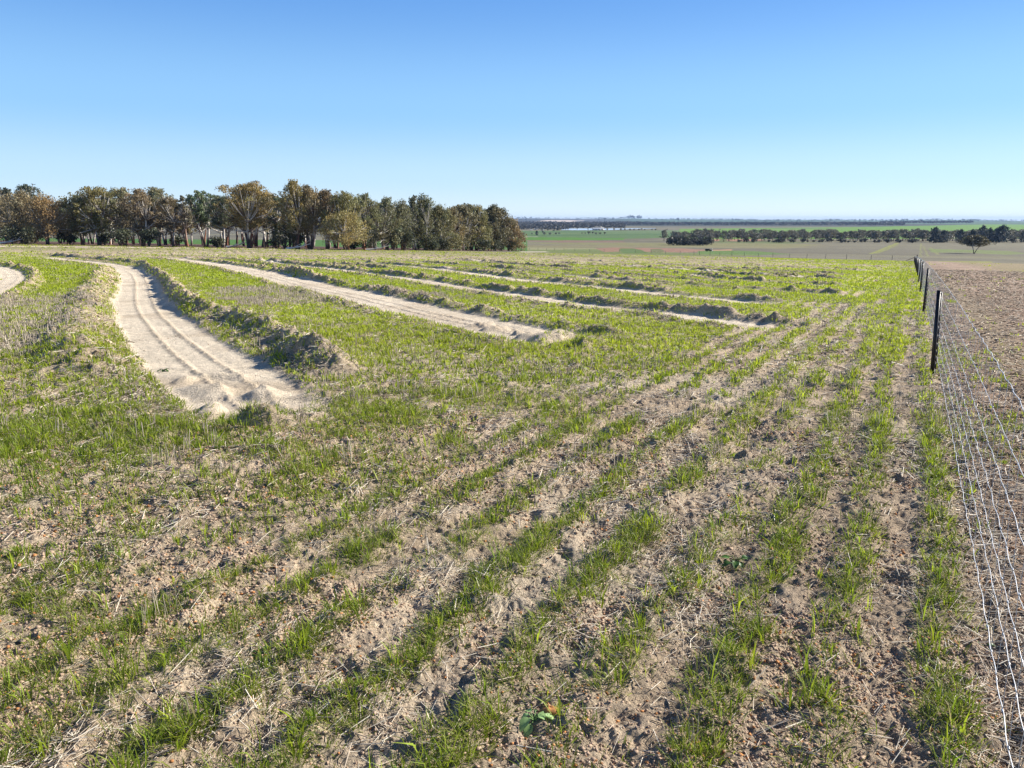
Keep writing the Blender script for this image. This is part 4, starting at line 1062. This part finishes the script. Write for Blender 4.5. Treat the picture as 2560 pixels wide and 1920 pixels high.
def shed(u2, v2, wpx, hpx, label, mw, mr_, deep=18):
    p = place(u2, v2, 500, 4000); d_ = p[1]; W_ = wpx / 1950 * d_; H_ = hpx / 1950 * d_
    e = empty("farm_building", (p[0], p[1], gz1(*p)), label=label, category="building")
    mb = MB(); mb.box(-W_ / 2, W_ / 2, -deep / 2, deep / 2, -.5, H_ * .62); link("wall", mb.mesh("wall", mw, False), e)
    mb = MB(); z1, z2 = H_ * .62, H_; ov = .4
    V = np.array([(-W_/2-ov,-deep/2-ov,z1+.003),(W_/2+ov,-deep/2-ov,z1+.003),(W_/2+ov,0,z2),(-W_/2-ov,0,z2),(W_/2+ov,deep/2+ov,z1+.003),(-W_/2-ov,deep/2+ov,z1+.003),
                  (-W_/2-ov,-deep/2-ov,z1+.2),(W_/2+ov,-deep/2-ov,z1+.2),(W_/2+ov,0,z2+.2),(-W_/2-ov,0,z2+.2),(W_/2+ov,deep/2+ov,z1+.2),(-W_/2-ov,deep/2+ov,z1+.2)])
    mb.add(V, [(3,2,1,0),(5,4,2,3),(6,7,8,9),(9,8,10,11),(0,1,7,6),(5,11,10,4)])
    # gable infill
    mb.add(np.array([(-W_/2,-deep/2,z1+.01),(-W_/2,deep/2,z1+.01),(-W_/2,0,z2),(-W_/2,0,z2-.01)]), [(0, 2, 3, 1)]); mb.add(np.array([(W_/2,-deep/2,z1+.01),(W_/2,deep/2,z1+.01),(W_/2,0,z2),(W_/2,0,z2-.01)]), [(1, 3, 2, 0)])
    link("roof", mb.mesh("roof", mr_, False), e)
    for q in range(3):
        mb = MB(); x0 = W_ * (-.32 + .3 * q); mb.box(x0, x0 + W_ * .08, -deep / 2 - .06, -deep / 2 - .01, .0, H_ * .4); link("door", mb.mesh("door", M_POST, False), e)
shed(1496, 575.5, 27, 5.5, "long white shed by the pale lake in the valley", M_WHITE, M_ROOF, 25)
shed(1498, 570.2, 20, 3.4, "cream roofed building behind the long white shed", M_CREAM, M_CREAM, 25)
for u2, v2, w_, h_, lab in [(1298,573.5,4,2,"small white house nearest the wood's right end"),(1306,567.5,6,1.8,"pale roofed house high among the far town trees"),(1328,575.5,5,1.8,"small white house left of the dark round tree top"),
                            (1340,574,8,2.6,"white roofed house above the dark round tree"),(1372,566,7,1.3,"thin pale roof among the far woodland"),(1357,576,5,1.6,"pale house between valley trees"),(1372,572,7,1.6,"grey roofed house left of the lake")]:
    shed(u2, v2, w_, h_, lab, M_WHITE, M_ROOF, 12)
# lake
M_LAKE = mat_plain("lake_water", (.5, .57, .61), .25, 0, .01, .06)
def sheet(name, pts, mat, dz=.35):
    P = [place(u2, v2, 500, 6000) for u2, v2 in pts]; mb = MB()
    zz = max(gz1(*q) for q in P) + dz; V = np.array([(q[0], q[1], zz) for q in P]); me = D.meshes.new(name)
    me.from_pydata([tuple(v) for v in V], [], [tuple(range(len(V)))]); me.update(); me.materials.append(mat); return link(name, me, kind="structure")
sheet("lake", [(1403,575.6),(1440,576),(1520,575.6),(1560,574),(1600,572.6),(1640,571.8),(1640,571.3),(1600,571.3),(1520,571.4),(1450,571.5),(1406,571.6)], M_LAKE)

# distant woodland masses
def woods(name, boxes, label, csel):
    V_, F_, C_ = [], [], []; o_ = 0
    for (u0, u1, d0, d1, n, h0, h1, keep_) in boxes:
        uu = rng.uniform(u0, u1, n); dd = rng.uniform(d0, d1, n)
        for u2, d_ in zip(uu, dd):
            p = at_depth(u2, d_, 560)
            if fbm(np.array([p[0]]), np.array([p[1]]), 260, 2, 401)[0] < keep_: continue
            h_ = rng.uniform(h0, h1); k = 16
            ct = np.array([[p[0], p[1], gz1(*p) + h_ * .55]]) + rng.normal(0, 1, (3, 3)) * np.array([h_ * .35, h_ * .35, h_ * .1])
            V, Fq, C = leaves(ct, np.full(3, h_ * .42), k, h_ * .42, np.array(csel) * rng.uniform(.7, 1.3), .9, .1)
            V_.append(V); F_.append(Fq + o_); C_.append(C); o_ += len(V)
    link(name, mesh_from(name, np.concatenate(V_), np.concatenate(F_), np.concatenate(C_), M_LEAF, False), kind="stuff", label=label, category="woodland")
woods("valley_woodland", [(1285,1560,1750,2600,1100,6,10,.3),(1285,1420,1500,1800,160,5,8,.3),(1285,1600,2600,3600,900,7,11,.35)], "dark blue grey woodland around the lake and town in the valley", (.05, .05, .042))
woods("distant_woodland", [(1540,2260,2550,3400,2300,7,10,.22),(2200,2430,3400,4300,420,8,11,.3)], "long dark band of woodland across the far valley", (.045, .048, .045))
woods("hill_trees", [(1290,2560,5200,8800,900,10,16,.6),(1290,1560,8700,9150,60,12,22,.3),(1560,1600,8900,9150,26,20,36,.0),(1600,2560,8700,9150,90,10,20,.5)], "scattered tree lines on the far blue hills", (.05, .06, .05))

# dark trailer beside the red soil
p = at_depth(1772, 372, 624); e = empty("farm_trailer", (p[0], p[1], gz1(*p)), label="low dark trailer with a white drum at its right end beside the red soil", category="trailer")
M_DK = mat_plain("dark_paint", (.018, .02, .016), .6, 0, 2, .3); M_W2 = mat_plain("white_plastic", (.8, .8, .8), .4, 0, 2, .05)
mb = MB(); mb.box(-1.6, 1.25, -.75, .75, .42, 1.2); mb.box(-1.66, 1.31, -.81, .81, 1.2, 1.28); link("body", mb.mesh("body", M_DK, False), e)
for sx_ in (-.9, .6):
    for sy_ in (-.8, .8):
        mb = MB(); V, Fq = tube(np.array([[sx_, sy_ - .09, .28], [sx_, sy_ + .09, .28]]), .3, 14); mb.add(V, Fq)
        V2, F2 = tube(np.array([[sx_, sy_ - .1, .28], [sx_, sy_ - .085, .28], [sx_, sy_ + .085, .28], [sx_, sy_ + .1, .28]]), [.02, .16, .16, .02], 12); mb.add(V2, F2)
        link("wheel", mb.mesh("wheel", M_DK), e)
mb = MB(); mb.box(1.25, 2.1, -.05, .05, .45, .53); link("drawbar", mb.mesh("drawbar", M_DK, False), e)
mb = MB(); V, Fq = tube(np.array([[1.62, -.3, .02], [1.62, -.3, .05], [1.62, -.3, .62], [1.62, -.3, .66]]), [.02, .24, .24, .02], 14); mb.add(V, Fq); link("drum", mb.mesh("drum", M_W2), e)
mb = MB(); V, Fq = tube(np.array([[1.6, .1, 1.0], [1.6, .1, 1.05], [1.6, .1, 1.4], [1.6, .1, 1.45]]), [.02, .17, .17, .02], 12); mb.add(V, Fq)
V, Fq = tube(np.array([[1.6, .1, .5], [1.6, .1, 1.0]]), .03, 6); mb.add(V, Fq); link("header_tank", mb.mesh("header_tank", M_CREAM), e)

# ---------------------------------------------------------------- broadleaf weeds near the camera
M_WEED = mat_attr("weed_leaf", .45, .3, .4)
def weed(u_, v_, n, ls, label, seed, cc):
    r = np.random.default_rng(seed); p = place(u_, v_); z = float(ground_z(*p)); e = empty("broadleaf_weed", (p[0], p[1], z), label=label, category="weed")
    for i in range(n):
        a = i * 2.4 + r.normal(0, .3); L_ = ls * r.uniform(.55, 1.1); el = r.uniform(.25, 1.0); stl = ls * r.uniform(.4, 1.0)
        base = np.array([cos(a) * cos(el) * stl, sin(a) * cos(el) * stl, sin(el) * stl]); dr = np.array([cos(a), sin(a), 0]); sdv = np.array([-sin(a), cos(a), 0]); tilt = r.uniform(-.5, .35)
        V = []; rows = 7
        for k in range(rows):
            t = k / (rows - 1); wv = L_ * .42 * math.sin(pi * min(1, t * .92 + .07)) ** .7 * (1 - .35 * t); wv *= 1 + .12 * (k % 2)
            c0 = base + dr * L_ * t * cos(tilt) + np.array([0, 0, L_ * (t * sin(tilt) - .35 * t * t)])
            for s_ in (-1, -.5, 0, .5, 1): V.append(c0 + sdv * wv * s_ + np.array([0, 0, abs(s_) * wv * .35 + r.normal(0, .0012)]))
        V = np.array(V); Fq = [(k * 5 + j, k * 5 + j + 1, (k + 1) * 5 + j + 1, (k + 1) * 5 + j) for k in range(rows - 1) for j in range(4)]
        c = np.array(cc) * r.uniform(.7, 1.3); C = np.broadcast_to(c, (len(V), 3)).copy(); C[2::5] *= 1.35
        mb = MB(); mb.add(V, Fq, C); link("leaf", mb.mesh("leaf", M_WEED), e)
    mb = MB()
    for i in range(n):
        pass
    r = np.random.default_rng(seed)
    for i in range(n):
        a = i * 2.4 + r.normal(0, .3); L_ = ls * r.uniform(.55, 1.1); el = r.uniform(.25, 1.0); stl = ls * r.uniform(.4, 1.0)
        base = np.array([cos(a) * cos(el) * stl, sin(a) * cos(el) * stl, sin(el) * stl]); r.uniform(-.5, .35)
        for _ in range(35): r.normal(0, .0012)
        r.uniform(.7, 1.3)
        V, Fq = tube(bez(np.array([0, 0, -.005]), base * np.array([.3, .3, .7]), base, 4), .0016, 5); mb.add(V, Fq, np.array(cc) * 1.1)
    link("stem", mb.mesh("stem", M_WEED), e)
weed(1335, 1800, 9, .045, "pale green broadleaf weed at the bottom centre beside an orange stone", 1, (.26, .40, .15))
weed(652, 1632, 8, .038, "dark green lobed weed on bare sand at the lower left", 2, (.06, .13, .025))
weed(1840, 1402, 9, .05, "broadleaf weed among grass tufts right of centre", 3, (.07, .15, .03))
weed(2465, 1612, 3, .04, "small round leaved weed at the foot of the wire fence", 4, (.09, .2, .03))
weed(410, 922, 8, .05, "dark low weed at the left edge of the near sand track", 5, (.05, .09, .02))
# the orange stone beside the pale weed
p = place(1372, 1782); x, y = np.array([p[0]]), np.array([p[1]]); keepk = None
iv_r = np.random.default_rng(5)
mb = MB(); n_ = 14
th_ = np.linspace(0, pi, 8)
V = []
for a_ in th_:
    for b_ in np.linspace(0, 2 * pi, n_, endpoint=False):
        rr_ = 1 + .16 * sin(3 * b_ + a_ * 2) + iv_r.normal(0, .05)
        V.append((.034 * rr_ * sin(a_) * cos(b_), .022 * rr_ * sin(a_) * sin(b_), .018 * rr_ * cos(a_) + .008))
Fq = [(i * n_ + j, (i + 1) * n_ + j, (i + 1) * n_ + (j + 1) % n_, i * n_ + (j + 1) % n_) for i in range(7) for j in range(n_)]
mb.add(np.array(V), Fq, (.42, .2, .07)); o = link("stone", mb.mesh("stone", M_STONE, False), label="orange brown stone beside the pale green weed", category="stone"); o.location = (p[0], p[1], float(ground_z(*p)))

# ---------------------------------------------------------------- haze
m = D.materials.new("haze"); m.use_nodes = True; N = m.node_tree.nodes; N.remove(N["Principled BSDF"])
pv = N.new("ShaderNodeVolumePrincipled"); pv.inputs["Color"].default_value = (.42, .62, 1, 1); pv.inputs["Density"].default_value = 5.0e-5; pv.inputs["Anisotropy"].default_value = .0
m.node_tree.links.new(pv.outputs[0], N["Material Output"].inputs["Volume"])
mb = MB(); mb.box(-12700, 12700, -12700, 12700, -95, 32); link("haze", mb.mesh("haze", m, False), kind="stuff", label="thin blue haze over the distant valley", category="haze")
print("done")
